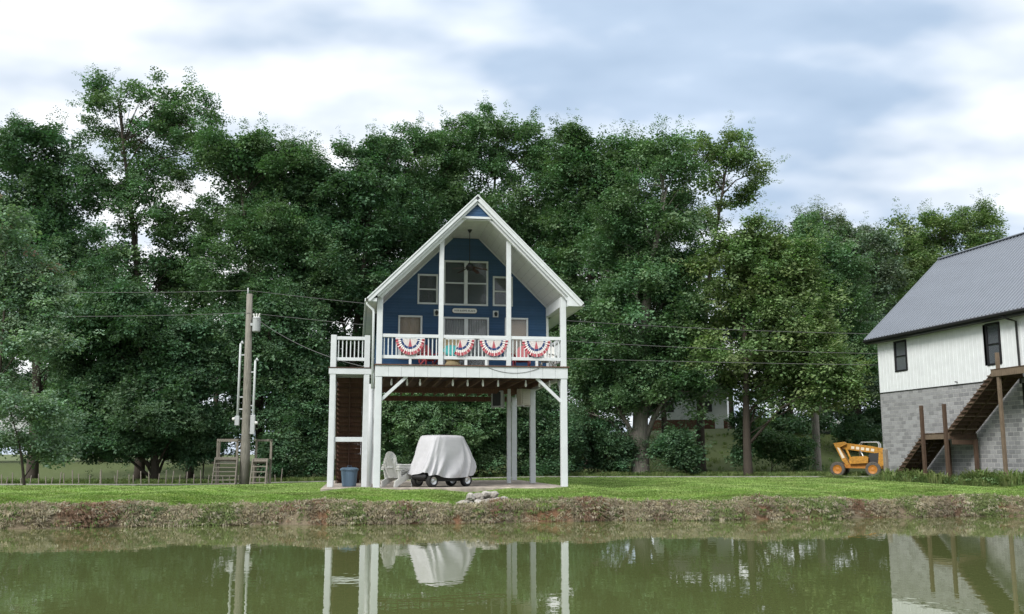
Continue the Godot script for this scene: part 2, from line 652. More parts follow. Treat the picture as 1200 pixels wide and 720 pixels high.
func make_house() -> void:
	var h := thing("stilt_house", "blue gabled house raised on white posts over a concrete pad", "house")
	h.transform = house_frame()
	var W: Material = M.white_paint
	# stilts
	for p in [[0.0, 0.0, 0.26], [7.2, 0.0, 0.25], [0.0, -5.8, 0.24], [7.0, -5.8, 0.24], [0.05, -11.9, 0.24], [7.15, -11.9, 0.24], [5.93, -5.8, 0.17]]:
		var s: float = p[2] / 2
		bx(h, "post", W, Vector3(p[0] - s, 0, p[1] - s), Vector3(p[0] + s, 4.17, p[1] + s), 0.015)
	# front band under the deck: vertical panels side by side
	bx(h, "rim_beam", M.brown_wood, Vector3(-0.1, 4.19, 0.06), Vector3(7.3, 4.58, -0.02))
	var nx := 15
	for i in nx:
		var a := -0.13 + 7.48 * i / nx
		bx(h, "fascia_panel", W, Vector3(a, 4.172, 0.145 + 0.002 * (i % 2)), Vector3(a + 7.48 / nx - 0.006, 4.60, 0.062), 0.004)
	bx(h, "side_beam", W, Vector3(7.2, 4.172, 0.055), Vector3(7.34, 4.60, -11.9))
	bx(h, "side_beam", W, Vector3(-0.13, 4.172, 0.055), Vector3(0.0, 4.60, -11.9))
	# floor frame seen from below
	for i in 13:
		var x := 0.25 + 0.555 * i
		bx(h, "joist", M.brown_wood, Vector3(x - 0.025, 4.2, -0.03), Vector3(x + 0.025, 4.46, -11.8), 0.004)
	bx(h, "subfloor", M.dark_wood, Vector3(0.01, 4.465, -3.0), Vector3(7.19, 4.6, -11.95))
	for z in [-5.8, -11.9]:
		bx(h, "cross_beam", M.brown_wood, Vector3(0.13, 3.95, z - 0.08), Vector3(7.0, 4.19, z + 0.08))
	# deck boards of the porch
	for i in 21:
		var z := 0.2 - 0.155 * i
		bx(h, "deck_board", M.dark_wood if i % 3 else M.brown_wood, Vector3(-0.16 - 0.01 * (i % 2), 4.604, z), Vector3(7.4 + 0.012 * (i % 3), 4.645, z - 0.149), 0.004)
	# braces
	bar(h, "brace", W, Vector3(0.1, 3.28, 0.0), Vector3(1.08, 4.2, 0.0), 0.12, 0.1)
	bar(h, "brace", W, Vector3(7.1, 3.28, 0.0), Vector3(6.12, 4.2, 0.0), 0.12, 0.1)
	bar(h, "brace", W, Vector3(7.2, 3.28, -0.1), Vector3(7.2, 4.2, -1.0), 0.12, 0.1)
	# porch posts above the deck
	for p in [[0.0, 0.22, 7.42], [2.36, 0.18, 9.72], [5.02, 0.18, 9.62], [7.2, 0.22, 7.42]]:
		var s: float = p[1] / 2
		bx(h, "porch_post", W, Vector3(p[0] - s, 4.646, -s), Vector3(p[0] + s, p[2], s), 0.012)
	railing(h, Vector3(0.11, 4.646, 0), Vector3(2.27, 4.646, 0), [0.5])
	railing(h, Vector3(2.45, 4.646, 0), Vector3(4.93, 4.646, 0), [0.36, 0.68])
	railing(h, Vector3(5.11, 4.646, 0), Vector3(7.09, 4.646, 0), [0.52])
	railing(h, Vector3(7.2, 4.646, -0.11), Vector3(7.2, 4.646, -2.85), [0.5])
	# front wall of lap siding
	var fw := node(h, "front_wall")
	var zf := -3.0
	var holes := [[2.70, 4.60, 7.46, 9.39], [1.61, 2.47, 7.48, 8.77], [4.80, 5.66, 7.47, 8.76], [2.70, 4.64, 4.66, 6.97], [0.83, 1.83, 5.15, 6.99], [5.32, 6.32, 5.15, 6.99]]
	var y := 4.65
	var k := 0
	var lap := 0.118
	while y < 10.36:
		var y1 := minf(y + lap, 10.36)
		var x0 := maxf(0.06, 3.06 - (10.37 - y))
		var x1 := minf(7.14, 4.21 + (10.37 - y))
		board_run(fw, y, y1, x0, x1, zf, holes, k * 7 % 5)
		y += lap
		k += 1
	bx(fw, "corner_trim", M.white_trim, Vector3(0.0, 4.65, zf - 0.05), Vector3(0.09, 7.5, zf + 0.05))
	bx(fw, "corner_trim", M.white_trim, Vector3(7.1, 4.65, zf - 0.05), Vector3(7.2, 7.5, zf + 0.05))
	bar(fw, "rake_trim", M.white_trim, Vector3(0.04, 7.36, zf + 0.035), Vector3(3.06, 10.38, zf + 0.035), 0.09, 0.04, Vector3(-1, 1, 0))
	bar(fw, "rake_trim", M.white_trim, Vector3(7.18, 7.42, zf + 0.035), Vector3(4.21, 10.39, zf + 0.035), 0.09, 0.04, Vector3(1, 1, 0))
	window(h, 2.70, 4.60, 7.46, 9.39, zf, 2, 2, "")
	window(h, 1.61, 2.47, 7.48, 8.77, zf, 1, 2, "")
	window(h, 4.80, 5.66, 7.47, 8.76, zf, 1, 2, "")
	var door := window(h, 2.70, 4.64, 4.66, 6.97, zf, 2, 1, "grey_curtain")
	door.name = "sliding_door"
	window(h, 0.83, 1.83, 5.15, 6.99, zf, 1, 1, "tan_blind")
	window(h, 5.32, 6.32, 5.15, 6.99, zf, 1, 1, "tan_blind")
	# side and back walls
	for s in [[0.05, -1.0, "left_wall"], [7.15, 1.0, "right_wall"]]:
		var sw := node(h, "side_wall")
		var yy := 4.61
		var q := 0
		while yy < 7.35:
			var b := Basis(Vector3(0, 0, 1), deg_to_rad(7.0 * -s[1]))
			part(sw, "siding_board", box_mesh(Vector3(0.022, lap + 0.012, 8.85), 0.003), M["siding%d" % (q * 7 % 5 % 3)], Transform3D(b, Vector3(s[0], yy + lap / 2, -7.5)))
			yy += lap
			q += 1
	part(h, "back_wall", prism([Vector2(0.06, 4.61), Vector2(7.14, 4.61), Vector2(7.14, 7.4), Vector2(3.64, 10.9), Vector2(0.06, 7.4)], 0.05), M.siding1, tf(Vector3(0, 0, -11.9)))
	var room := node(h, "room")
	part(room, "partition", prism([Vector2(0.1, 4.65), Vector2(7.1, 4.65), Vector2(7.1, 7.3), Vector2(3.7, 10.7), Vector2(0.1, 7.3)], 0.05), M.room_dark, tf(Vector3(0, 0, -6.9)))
	# porch ceiling: two sloping fields of panels and a flat one between
	var ceil := node(h, "porch_ceiling")
	var s2 := sqrt(0.5)
	for i in 14:
		var a := 0.31 * i
		var b := a + 0.305
		if i == 13:
			b = 4.22
		bar(ceil, "ceiling_panel", M.soffit, Vector3(4.22 + (a + b) / 2 * s2, 10.38 - (a + b) / 2 * s2, 0.3), Vector3(4.22 + (a + b) / 2 * s2, 10.38 - (a + b) / 2 * s2, -3.02), b - a, 0.02, Vector3(1, -1, 0), 0.004)
		bar(ceil, "ceiling_panel", M.soffit, Vector3(3.05 - (a + b) / 2 * s2, 10.38 - (a + b) / 2 * s2, 0.3), Vector3(3.05 - (a + b) / 2 * s2, 10.38 - (a + b) / 2 * s2, -3.02), b - a, 0.02, Vector3(-1, -1, 0), 0.004)
	for i in 4:
		var a := 3.055 + 0.291 * i
		bx(ceil, "ceiling_panel", M.soffit, Vector3(a, 10.375, 0.26), Vector3(a + 0.286, 10.395, -3.02), 0.004)
	# roof
	var roof := node(h, "roof")
	var L := 4.25 / s2
	for sgn in [-1.0, 1.0]:
		var mid := Vector3(3.72 + sgn * 2.125, 11.38 - 2.125 - 0.07, -5.95)
		part(roof, "roof_slope", box_mesh(Vector3(L, 0.1, 12.7), 0.02), M.shingle, Transform3D(Basis(Vector3(0, 0, 1), deg_to_rad(-45.0 * sgn)), mid))
		var up := Vector3(3.72, 11.37, 0.42)
		var dn := Vector3(3.72 + sgn * 4.24, 11.37 - 4.24, 0.42)
		var inn := Vector3(-sgn * s2, -s2, 0)
		bar(roof, "rake_board", M.white_trim, up + inn * 0.085, dn + inn * 0.085, 0.18, 0.04, Vector3(sgn, 1, 0))
		bar(roof, "rake_moulding", M.white_trim, up + inn * 0.215 + Vector3(0, 0, -0.075), dn + inn * 0.215 + Vector3(-sgn * 0.25, 0.25, -0.075), 0.09, 0.05, Vector3(sgn, 1, 0))
		bar(roof, "rake_filler", M.white_trim, up + inn * 0.27 + Vector3(0, 0, -0.2), dn + inn * 0.27 + Vector3(-sgn * 0.3, 0.3, -0.2), 0.2, 0.04, Vector3(sgn, 1, 0))
		bar(roof, "drip_edge", M.white_trim, up + inn * 0.02 + Vector3(0, 0, 0.035), dn + inn * 0.02 + Vector3(0, 0, 0.035), 0.05, 0.03, Vector3(sgn, 1, 0))
		# eave: boxed end, flat soffit and gutter
		var xe: float = 3.72 + sgn * 4.2
		var xw: float = 7.33 if sgn > 0 else -0.13
		part(roof, "eave_return", prism([Vector2(xw, 7.02), Vector2(xe, 7.02), Vector2(xe, 7.16), Vector2(xw, 7.16 + absf(xe - xw) - 0.36)], 0.5), M.white_trim, tf(Vector3(0, 0, 0.385)))
		bx(roof, "eave_soffit", M.soffit, Vector3(xw, 7.03, -0.12), Vector3(xe, 7.05, -12.2))
		bx(roof, "gutter", M.white_trim, Vector3(xe - sgn * 0.0, 7.03, 0.2), Vector3(xe + sgn * 0.11, 7.16, -12.2), 0.02)
		var xb := 7.2 if sgn > 0 else 0.0
		bx(roof, "porch_header", W, Vector3(xb - 0.12, 7.03, -0.12), Vector3(xb + 0.12, 7.42, -2.94))
	# little gable at the peak
	var gab := node(h, "peak_gable")
	for i in 6:
		var y0 := 10.52 + 0.105 * i
		var hw := maxf(0.06, 11.2 - y0)
		bx(gab, "siding_board", M["siding%d" % (i % 3)], Vector3(3.71 - hw, y0, 0.24), Vector3(3.71 + hw, y0 + 0.1, 0.265 + 0.003 * (i % 2)), 0.004)
	bx(gab, "gable_trim", M.white_trim, Vector3(3.06, 10.42, 0.22), Vector3(4.36, 10.515, 0.31))
	# downspout on the left corner
	tube(h, "downspout", M.white_trim, [Vector3(-0.5, 7.05, 0.12), Vector3(-0.5, 6.95, 0.12), Vector3(-0.26, 6.72, 0.1), Vector3(-0.24, 6.6, 0.1), Vector3(-0.24, 3.7, 0.08)], [0.05, 0.05, 0.05, 0.05, 0.05], 6)
	tube(h, "drain_pipe", M.galvanised, [Vector3(-0.27, 3.9, -0.2), Vector3(-0.27, 0.02, -0.2)], [0.1, 0.1], 10)
	# side stair: landing at the front, flight running down to the back
	var stair := node(h, "stair")
	for x in [-1.74, -0.44]:
		for z in [-1.0, -2.4]:
			bx(stair, "stair_post", W, Vector3(x - 0.11, 0, z - 0.1), Vector3(x + 0.11, 4.32 if z < -2 else 5.86, z + 0.1), 0.012)
	for zz in [-0.885, -2.5]:
		bx(stair, "landing_beam", W, Vector3(-1.9, 4.325, zz), Vector3(-0.2, 4.56, zz - 0.05))
	bx(stair, "landing_beam", W, Vector3(-1.9, 4.325, -0.94), Vector3(-1.86, 4.56, -2.55))
	for i in 10:
		bx(stair, "landing_board", M.dark_wood, Vector3(-1.93, 4.565, -0.86 - 0.166 * i), Vector3(-0.17, 4.6, -1.02 - 0.166 * i), 0.004)
	railing(h, Vector3(-1.63, 4.63, -1.0), Vector3(-0.55, 4.63, -1.0), [])
	railing(h, Vector3(-1.74, 4.63, -1.1), Vector3(-1.74, 4.63, -2.4), [])
	bx(stair, "cross_rail", W, Vector3(-1.63, 1.72, -0.97), Vector3(-0.55, 1.9, -1.05))
	var nt := 24
	for i in nt:
		var ty := 4.56 - 0.19 * (i + 1)
		var tz := -2.5 - 0.22 * i
		bx(stair, "tread", M.brown_wood if i % 2 else M.dark_wood, Vector3(-1.6, ty - 0.04, tz), Vector3(-0.58, ty, tz - 0.27), 0.004)
		bx(stair, "riser", M.brown_wood, Vector3(-1.6, ty + 0.002, tz - 0.005), Vector3(-0.58, ty + 0.148, tz - 0.025), 0.003)
	for x in [-1.63, -1.09, -0.55]:
		bar(stair, "stringer", M.dark_wood, Vector3(x, 4.32, -2.5), Vector3(x, 0.02, -2.5 - 0.22 * 22.6), 0.2, 0.045)
	for x in [-1.68, -0.5]:
		bar(stair, "handrail", W, Vector3(x, 5.6, -2.45), Vector3(x, 1.1, -7.7), 0.1, 0.06)

# ------------------------------------------------------------------ block-and-metal building (own axes: x along the long wall from its far corner, z out of the wall)
func barn_frame() -> Transform3D:
	return Transform3D(Basis(Vector3.UP, deg_to_rad(-77.2)), Vector3(20.6, 1.15, -55))

func make_block_building() -> void:
	var b := thing("block_building", "two-storey building of grey blocks and white siding under a dark ribbed metal roof", "building")
	b.transform = barn_frame()
	var LX := 15.2
	# lower storey of concrete blocks
	var wall := node(b, "block_wall")
	bx(wall, "mortar_bed", M.mortar, Vector3(0.015, -0.9, -0.25), Vector3(LX, 4.36, -0.006))
	var variants := []
	var st := begin()
	var rest := begin()
	for row in 25:
		var y0 := -0.62 + 0.2 * row
		var off := 0.0 if row % 2 else -0.2
		var x := off
		while x < LX - 0.05:
			var a := maxf(x, 0.0) + 0.011
			var z1 := minf(x + 0.4, LX) - 0.011
			var top := minf(y0 + 0.178, 4.36)
			var hole := x + 0.3 > 10.95 and x < 12.1 and y0 > 1.6 and y0 < 4.1
			if not hole:
				var m: Material = M["block%d" % (rng.randi() % 5)]
				var proud := rng.randf_range(0.0, 0.006)
				if x > 5.35 and x < 10.9 and y0 > -0.05:
					bx(wall, "block", m, Vector3(a, y0, -0.1), Vector3(z1, top, proud), 0.006)
				else:
					var sh := 0.36 + 0.045 * (rng.randi() % 5)
					rest.set_color(Color(sh, sh * 1.01, sh * 1.05))
					put_box(rest, Transform3D(Basis(), Vector3((a + z1) / 2, (y0 + top) / 2, -0.05 + proud / 2)), Vector3(z1 - a, top - y0, 0.1 + proud))
			x += 0.4
	part(wall, "far_blocks", done(rest), M.block_mix).set_meta("kind", "stuff")
	bx(b, "lower_window", M.black_metal, Vector3(10.97, 1.82, -0.06), Vector3(12.08, 4.15, 0.01))
	bx(b, "drip_flashing", M.black_metal, Vector3(-0.03, 4.362, -0.2), Vector3(LX, 4.395, 0.05))
	# upper storey: vertical boards with raised joints
	var wins := [[1.58, 2.63, 5.44, 7.08], [8.87, 9.78, 5.12, 7.08]]
	var up := node(b, "board_wall")
	var n := 51
	for i in n:
		var a := LX * i / n
		var z1 := LX * (i + 1) / n - 0.006
		var spans := [[4.398, 7.25]]
		for w in wins:
			if z1 > w[0] and a < w[1]:
				spans = [[4.398, w[2]], [w[3], 7.25]]
		for s in spans:
			bx(up, "wall_board", M.white_metal, Vector3(a, s[0], -0.03), Vector3(z1, s[1], 0.0), 0.004)
			bx(up, "batten", M.white_metal, Vector3(a + 0.1, s[0], -0.004), Vector3(a + 0.16, s[1], 0.018), 0.006)
	for w in wins:
		var wn := node(b, "window")
		var f := 0.07
		bx(wn, "frame", M.black_metal, Vector3(w[0] - 0.02, w[3] - f, -0.08), Vector3(w[1] + 0.02, w[3] + 0.02, 0.04))
		bx(wn, "frame", M.black_metal, Vector3(w[0] - 0.02, w[2] - 0.02, -0.08), Vector3(w[1] + 0.02, w[2] + f, 0.045))
		bx(wn, "frame", M.black_metal, Vector3(w[0] - 0.02, w[2] + f, -0.08), Vector3(w[0] + f, w[3] - f, 0.035))
		bx(wn, "frame", M.black_metal, Vector3(w[1] - f, w[2] + f, -0.08), Vector3(w[1] + 0.02, w[3] - f, 0.035))
		var mx: float = (w[0] + w[1]) / 2
		var my: float = (w[2] + w[3]) / 2
		bx(wn, "sash_rail", M.black_metal, Vector3(w[0] + f, my - 0.03, -0.06), Vector3(w[1] - f, my + 0.03, 0.01))
		bx(wn, "pane", M.glass, Vector3(w[0] + f, w[2] + f, -0.04), Vector3(w[1] - f, my - 0.03, -0.034), 0.0)
		bx(wn, "pane", M.glass, Vector3(w[0] + f, my + 0.03, -0.055), Vector3(w[1] - f, w[3] - f, -0.049), 0.0)
	# closing walls out of view
	bx(b, "back_wall", M.white_metal, Vector3(0, -0.9, -9.35), Vector3(LX, 7.25, -9.25))
	for x in [0.0, LX - 0.06]:
		part(b, "end_wall", prism([Vector2(0.02, -0.9), Vector2(9.3, -0.9), Vector2(9.3, 7.2), Vector2(4.66, 11.9), Vector2(0.02, 7.2)], 0.05), M.white_metal, Transform3D(Basis(Vector3(0, 0, -1), Vector3.UP, Vector3(1, 0, 0)), Vector3(x + 0.055, 0, -0.03)))
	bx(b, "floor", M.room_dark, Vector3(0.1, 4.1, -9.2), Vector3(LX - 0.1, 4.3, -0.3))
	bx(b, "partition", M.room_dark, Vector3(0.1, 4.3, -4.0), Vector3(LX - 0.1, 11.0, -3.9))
	# metal roof: ribbed sheets side by side
	var roof := node(b, "roof")
	var e := Vector3(0, 7.41, 0.52)
	var r := Vector3(0, 12.28, -4.7)
	var dir := (r - e).normalized()
	var nrm := Vector3(0, -dir.z, dir.y)
	var len := (r - e).length()
	var ps := begin()
	var pw := 0.26
	for q in [[0.0, 0.0, 0.10, 0.0], [0.10, 0.0, 0.112, 0.055], [0.112, 0.055, 0.148, 0.055], [0.148, 0.055, 0.16, 0.0], [0.16, 0.0, 0.26, 0.0]]:
		var a: Vector3 = Vector3(q[0], 0, 0) + nrm * q[1]
		var c: Vector3 = Vector3(q[2], 0, 0) + nrm * q[3]
		quad(ps, a, a + dir * len, c + dir * len, c)
	quad(ps, -nrm * 0.04, Vector3(pw, 0, 0) - nrm * 0.04, Vector3(pw, 0, 0) - nrm * 0.04 + dir * len, -nrm * 0.04 + dir * len)
	quad(ps, Vector3.ZERO, Vector3(pw, 0, 0), Vector3(pw, 0, 0) - nrm * 0.04, -nrm * 0.04)
	var sheet := done(ps)
	for i in 62:
		part(roof, "roof_sheet", sheet, M.metal_roof, Transform3D(Basis(), Vector3(-0.42 + pw * i, e.y, e.z)))
	bar(roof, "back_slope", M.metal_roof, Vector3(-0.42, 9.85, -7.3), Vector3(15.7, 9.85, -7.3), len, 0.06, Vector3(0, 12.28 - 7.41, 5.2))
	bar(roof, "ridge_cap", M.metal_roof, Vector3(-0.43, 12.34, -4.7), Vector3(15.7, 12.34, -4.7), 0.06, 0.3)
	bar(roof, "rake_trim", M.metal_roof, Vector3(-0.44, 7.38, 0.5), Vector3(-0.44, 12.26, -4.7), 0.16, 0.05, nrm)
	bx(roof, "eave_soffit", M.black_metal, Vector3(-0.4, 7.16, 0.02), Vector3(15.7, 7.2, 0.5))
	bx(roof, "fascia", M.black_metal, Vector3(-0.42, 7.14, 0.5), Vector3(15.7, 7.36, 0.53))
	bx(roof, "gutter", M.black_metal, Vector3(-0.42, 7.24, 0.535), Vector3(15.7, 7.38, 0.66), 0.03)
	tube(b, "downspout", M.black_metal, [Vector3(10.6, 7.25, 0.6), Vector3(10.9, 7.05, 0.4), Vector3(11.0, 6.95, 0.1), Vector3(11.0, 4.4, 0.08), Vector3(11.0, 4.1, 0.1)], [0.05, 0.05, 0.05, 0.05, 0.05], 6)
	tube(b, "wall_spigot", M.black_metal, [Vector3(6.6, 4.5, 0.02), Vector3(6.6, 4.52, 0.14), Vector3(6.75, 4.5, 0.2)], [0.03, 0.03, 0.03], 5)

# wooden stairs that climb along the block building
func make_stairs_right() -> void:
	var s := thing("wooden_staircase", "weathered brown outdoor stairs with a mid landing along the block wall", "stairs")
	s.transform = barn_frame()
	var D: Material = M.stair_wood
	var P: Material = M.stair_wood_pale
	var z0 := 0.25
	var z1 := 1.6
	# lower flight
	var n := 10
	for i in n:
		var x := 3.45 + 0.24 * i
		var y := 0.0 + 0.195 * i
		bx(s, "tread", D if i % 3 else P, Vector3(x - 0.06, y - 0.05, z0), Vector3(x + 0.27, y, z1 + 0.1), 0.005)
		bx(s, "riser", D, Vector3(x - 0.03, y - 0.2, z0 + 0.02), Vector3(x, y - 0.052, z1 - 0.05), 0.004)
	for z in [z0 + 0.04, (z0 + z1) / 2, z1 - 0.02]:
		bar(s, "stringer", D, Vector3(3.2, -0.32, z), Vector3(5.8, 1.76, z), 0.27, 0.05)
	# mid landing
	for i in 9:
		bx(s, "landing_board", P if i % 4 == 0 else D, Vector3(5.72 + 0.235 * i, 1.95, 0.08), Vector3(5.72 + 0.235 * i + 0.228, 1.99, z1 + 0.08), 0.004)
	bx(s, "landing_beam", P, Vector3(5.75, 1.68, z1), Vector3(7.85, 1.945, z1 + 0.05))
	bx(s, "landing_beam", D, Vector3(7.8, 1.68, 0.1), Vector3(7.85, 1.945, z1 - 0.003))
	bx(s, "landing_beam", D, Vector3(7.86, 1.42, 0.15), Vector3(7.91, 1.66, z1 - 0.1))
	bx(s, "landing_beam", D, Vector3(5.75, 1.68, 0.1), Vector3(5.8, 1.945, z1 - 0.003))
	for p in [[6.02, z1 + 0.12, -0.6, 3.36, 0.15], [7.78, z1 + 0.13, -0.7, 3.34, 0.15], [7.98, 0.3, -0.6, 1.67, 0.16], [6.0, 0.3, -0.6, 1.67, 0.14], [11.5, z1 + 0.02, -0.9, 5.42, 0.14]]:
		var w: float = p[4] / 2
		bx(s, "post", P if p[3] > 5 else D, Vector3(p[0] - w, p[2], p[1] - w), Vector3(p[0] + w, p[3], p[1] + w), 0.01)
	# upper flight
	for i in 13:
		var x := 7.95 + 0.245 * i
		var y := 2.17 + 0.19 * i
		bx(s, "tread", D if i % 3 else P, Vector3(x - 0.06, y - 0.05, z0), Vector3(x + 0.27, y, z1 + 0.1), 0.005)
		bx(s, "riser", D, Vector3(x - 0.03, y - 0.195, z0 + 0.02), Vector3(x, y - 0.052, z1 - 0.05), 0.004)
	for z in [z0 + 0.04, (z0 + z1) / 2, z1 - 0.02]:
		bar(s, "stringer", D, Vector3(7.75, 1.95, z), Vector3(11.15, 4.5, z), 0.27, 0.05)
	# upper deck
	for i in 17:
		bx(s, "deck_board", D, Vector3(11.15 + 0.235 * i, 4.66, 0.06), Vector3(11.15 + 0.235 * i + 0.228, 4.7, z1 + 0.15), 0.004)
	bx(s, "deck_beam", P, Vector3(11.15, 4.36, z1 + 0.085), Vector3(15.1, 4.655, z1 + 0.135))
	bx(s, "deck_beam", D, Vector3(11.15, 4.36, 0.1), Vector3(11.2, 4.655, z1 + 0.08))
	for x in [15.0]:
		bx(s, "post", D, Vector3(x - 0.07, -1.0, z1 - 0.07), Vector3(x + 0.07, 5.4, z1 + 0.07), 0.01)
	# short stake by the corner of the wall
	var k := thing("wooden_stake", "short weathered wooden stake standing at the corner of the block wall", "stake")
	k.transform = barn_frame() * Transform3D(Basis(), Vector3(1.7, 0, 1.0))
	bx(k, "shaft", M.grey_wood, Vector3(-0.12, -0.6, -0.09), Vector3(0.12, 1.25, 0.09), 0.02)
	part(k, "pointed_top", lathe([[0.12, 1.22], [0.1, 1.27], [0.0, 1.3]], 6), M.grey_wood)

# ------------------------------------------------------------------ houses far behind the trees
func far_house(called: String, label: String, at: Vector3, turn: float, w: float, hgt: float, dep: float, wallm: Material, basem: Material, baseh: float) -> void:
	var o := thing(called, label, "house", at, turn)
	bx(o, "foundation", basem, Vector3(-w / 2, -1.2, -dep / 2), Vector3(w / 2, baseh, dep / 2), 0.02)
	bx(o, "wall", wallm, Vector3(-w / 2, baseh, -dep / 2), Vector3(w / 2, baseh + hgt, dep / 2), 0.02)
	var top := baseh + hgt
	part(o, "gable", prism([Vector2(-dep / 2, top), Vector2(dep / 2, top), Vector2(0, top + dep * 0.28)], w - 0.02), wallm, Transform3D(Basis(Vector3(0, 0, 1), Vector3.UP, Vector3(-1, 0, 0)), Vector3(-w / 2 + 0.01, 0, 0)))
	for s in [-1.0, 1.0]:
		bar(o, "roof_slope", M.shingle, Vector3(-w / 2 - 0.4, top + dep * 0.14 + 0.06, s * dep * 0.27), Vector3(w / 2 + 0.4, top + dep * 0.14 + 0.06, s * dep * 0.27), dep * 0.63, 0.14, Vector3(0, -dep * 0.28, s * dep * 0.5))
	var n := int(w / 3)
	for i in n:
		var x := -w / 2 + w * (i + 0.5) / n
		var wn := node(o, "window")
		bx(wn, "frame", M.white_trim, Vector3(x - 0.55, baseh + hgt * 0.3, dep / 2), Vector3(x + 0.55, baseh + hgt * 0.85, dep / 2 + 0.05))
		bx(wn, "pane", M.dark_plastic, Vector3(x - 0.45, baseh + hgt * 0.34, dep / 2 + 0.05), Vector3(x + 0.45, baseh + hgt * 0.81, dep / 2 + 0.06), 0.0)
	bx(o, "door", M.white_trim, Vector3(w * 0.5 - 1.3, -0.2, dep / 2 + 0.003), Vector3(w * 0.5 - 0.4, 1.5, dep / 2 + 0.06))

func make_far_houses() -> void:
	far_house("far_house", "white house on a brick base seen through the trees right of the thick trunk", Vector3(19.6, 4.9, -108), -14, 8.0, 2.4, 7.0, M.white_metal, M.brick_red, 1.1)
	far_house("far_house", "long pale house glimpsed low through the trees at the left edge", Vector3(-55, 4.6, -112), 8, 12.0, 3.2, 7.0, M.white_metal, M.white_paint, 0.6)
	var v := thing("parked_truck", "white pickup truck parked far back under the trees above the loader", "truck", Vector3(30.2, gy(30.2, -96), -96), -20)
	var wh: Material = M.white_metal
	part(v, "body", prism([Vector2(-2.6, 0.5), Vector2(2.5, 0.5), Vector2(2.6, 0.95), Vector2(1.3, 1.1), Vector2(0.6, 1.7), Vector2(-0.7, 1.72), Vector2(-0.95, 1.1), Vector2(-2.6, 1.1)], 1.8), wh, tf(Vector3(0, 0, 0.9)))
	part(v, "side_window", prism([Vector2(-0.75, 1.15), Vector2(1.1, 1.15), Vector2(0.55, 1.62), Vector2(-0.62, 1.62)], 0.02), M.black_metal, tf(Vector3(0, 0, 0.918)))
	for x in [-1.7, 1.65]:
		for z in [0.8, -0.8]:
			wheel(v, Vector3(x, 0.38, z), 0.38, 0.24, M.black_rubber, M.alloy)

func wheel(parent: Node, at: Vector3, r: float, w: float, tyre: Material, rim: Material) -> void:
	var o := node(parent, "wheel", at)
	o.rotation_degrees.x = 90
	part(o, "tyre", lathe([[r * 0.6, -w / 2], [r * 0.9, -w / 2], [r * 0.98, -w * 0.38], [r, -w * 0.2], [r, w * 0.2], [r * 0.98, w * 0.38], [r * 0.9, w / 2], [r * 0.6, w / 2]], 24), tyre)
	var st := begin()
	part(o, "rim", lathe([[0.0, -w * 0.3], [r * 0.3, -w * 0.32], [r * 0.56, -w * 0.42], [r * 0.62, -w * 0.47], [r * 0.62, w * 0.47], [r * 0.56, w * 0.42], [r * 0.3, w * 0.3], [0.0, w * 0.36]], 18), rim)

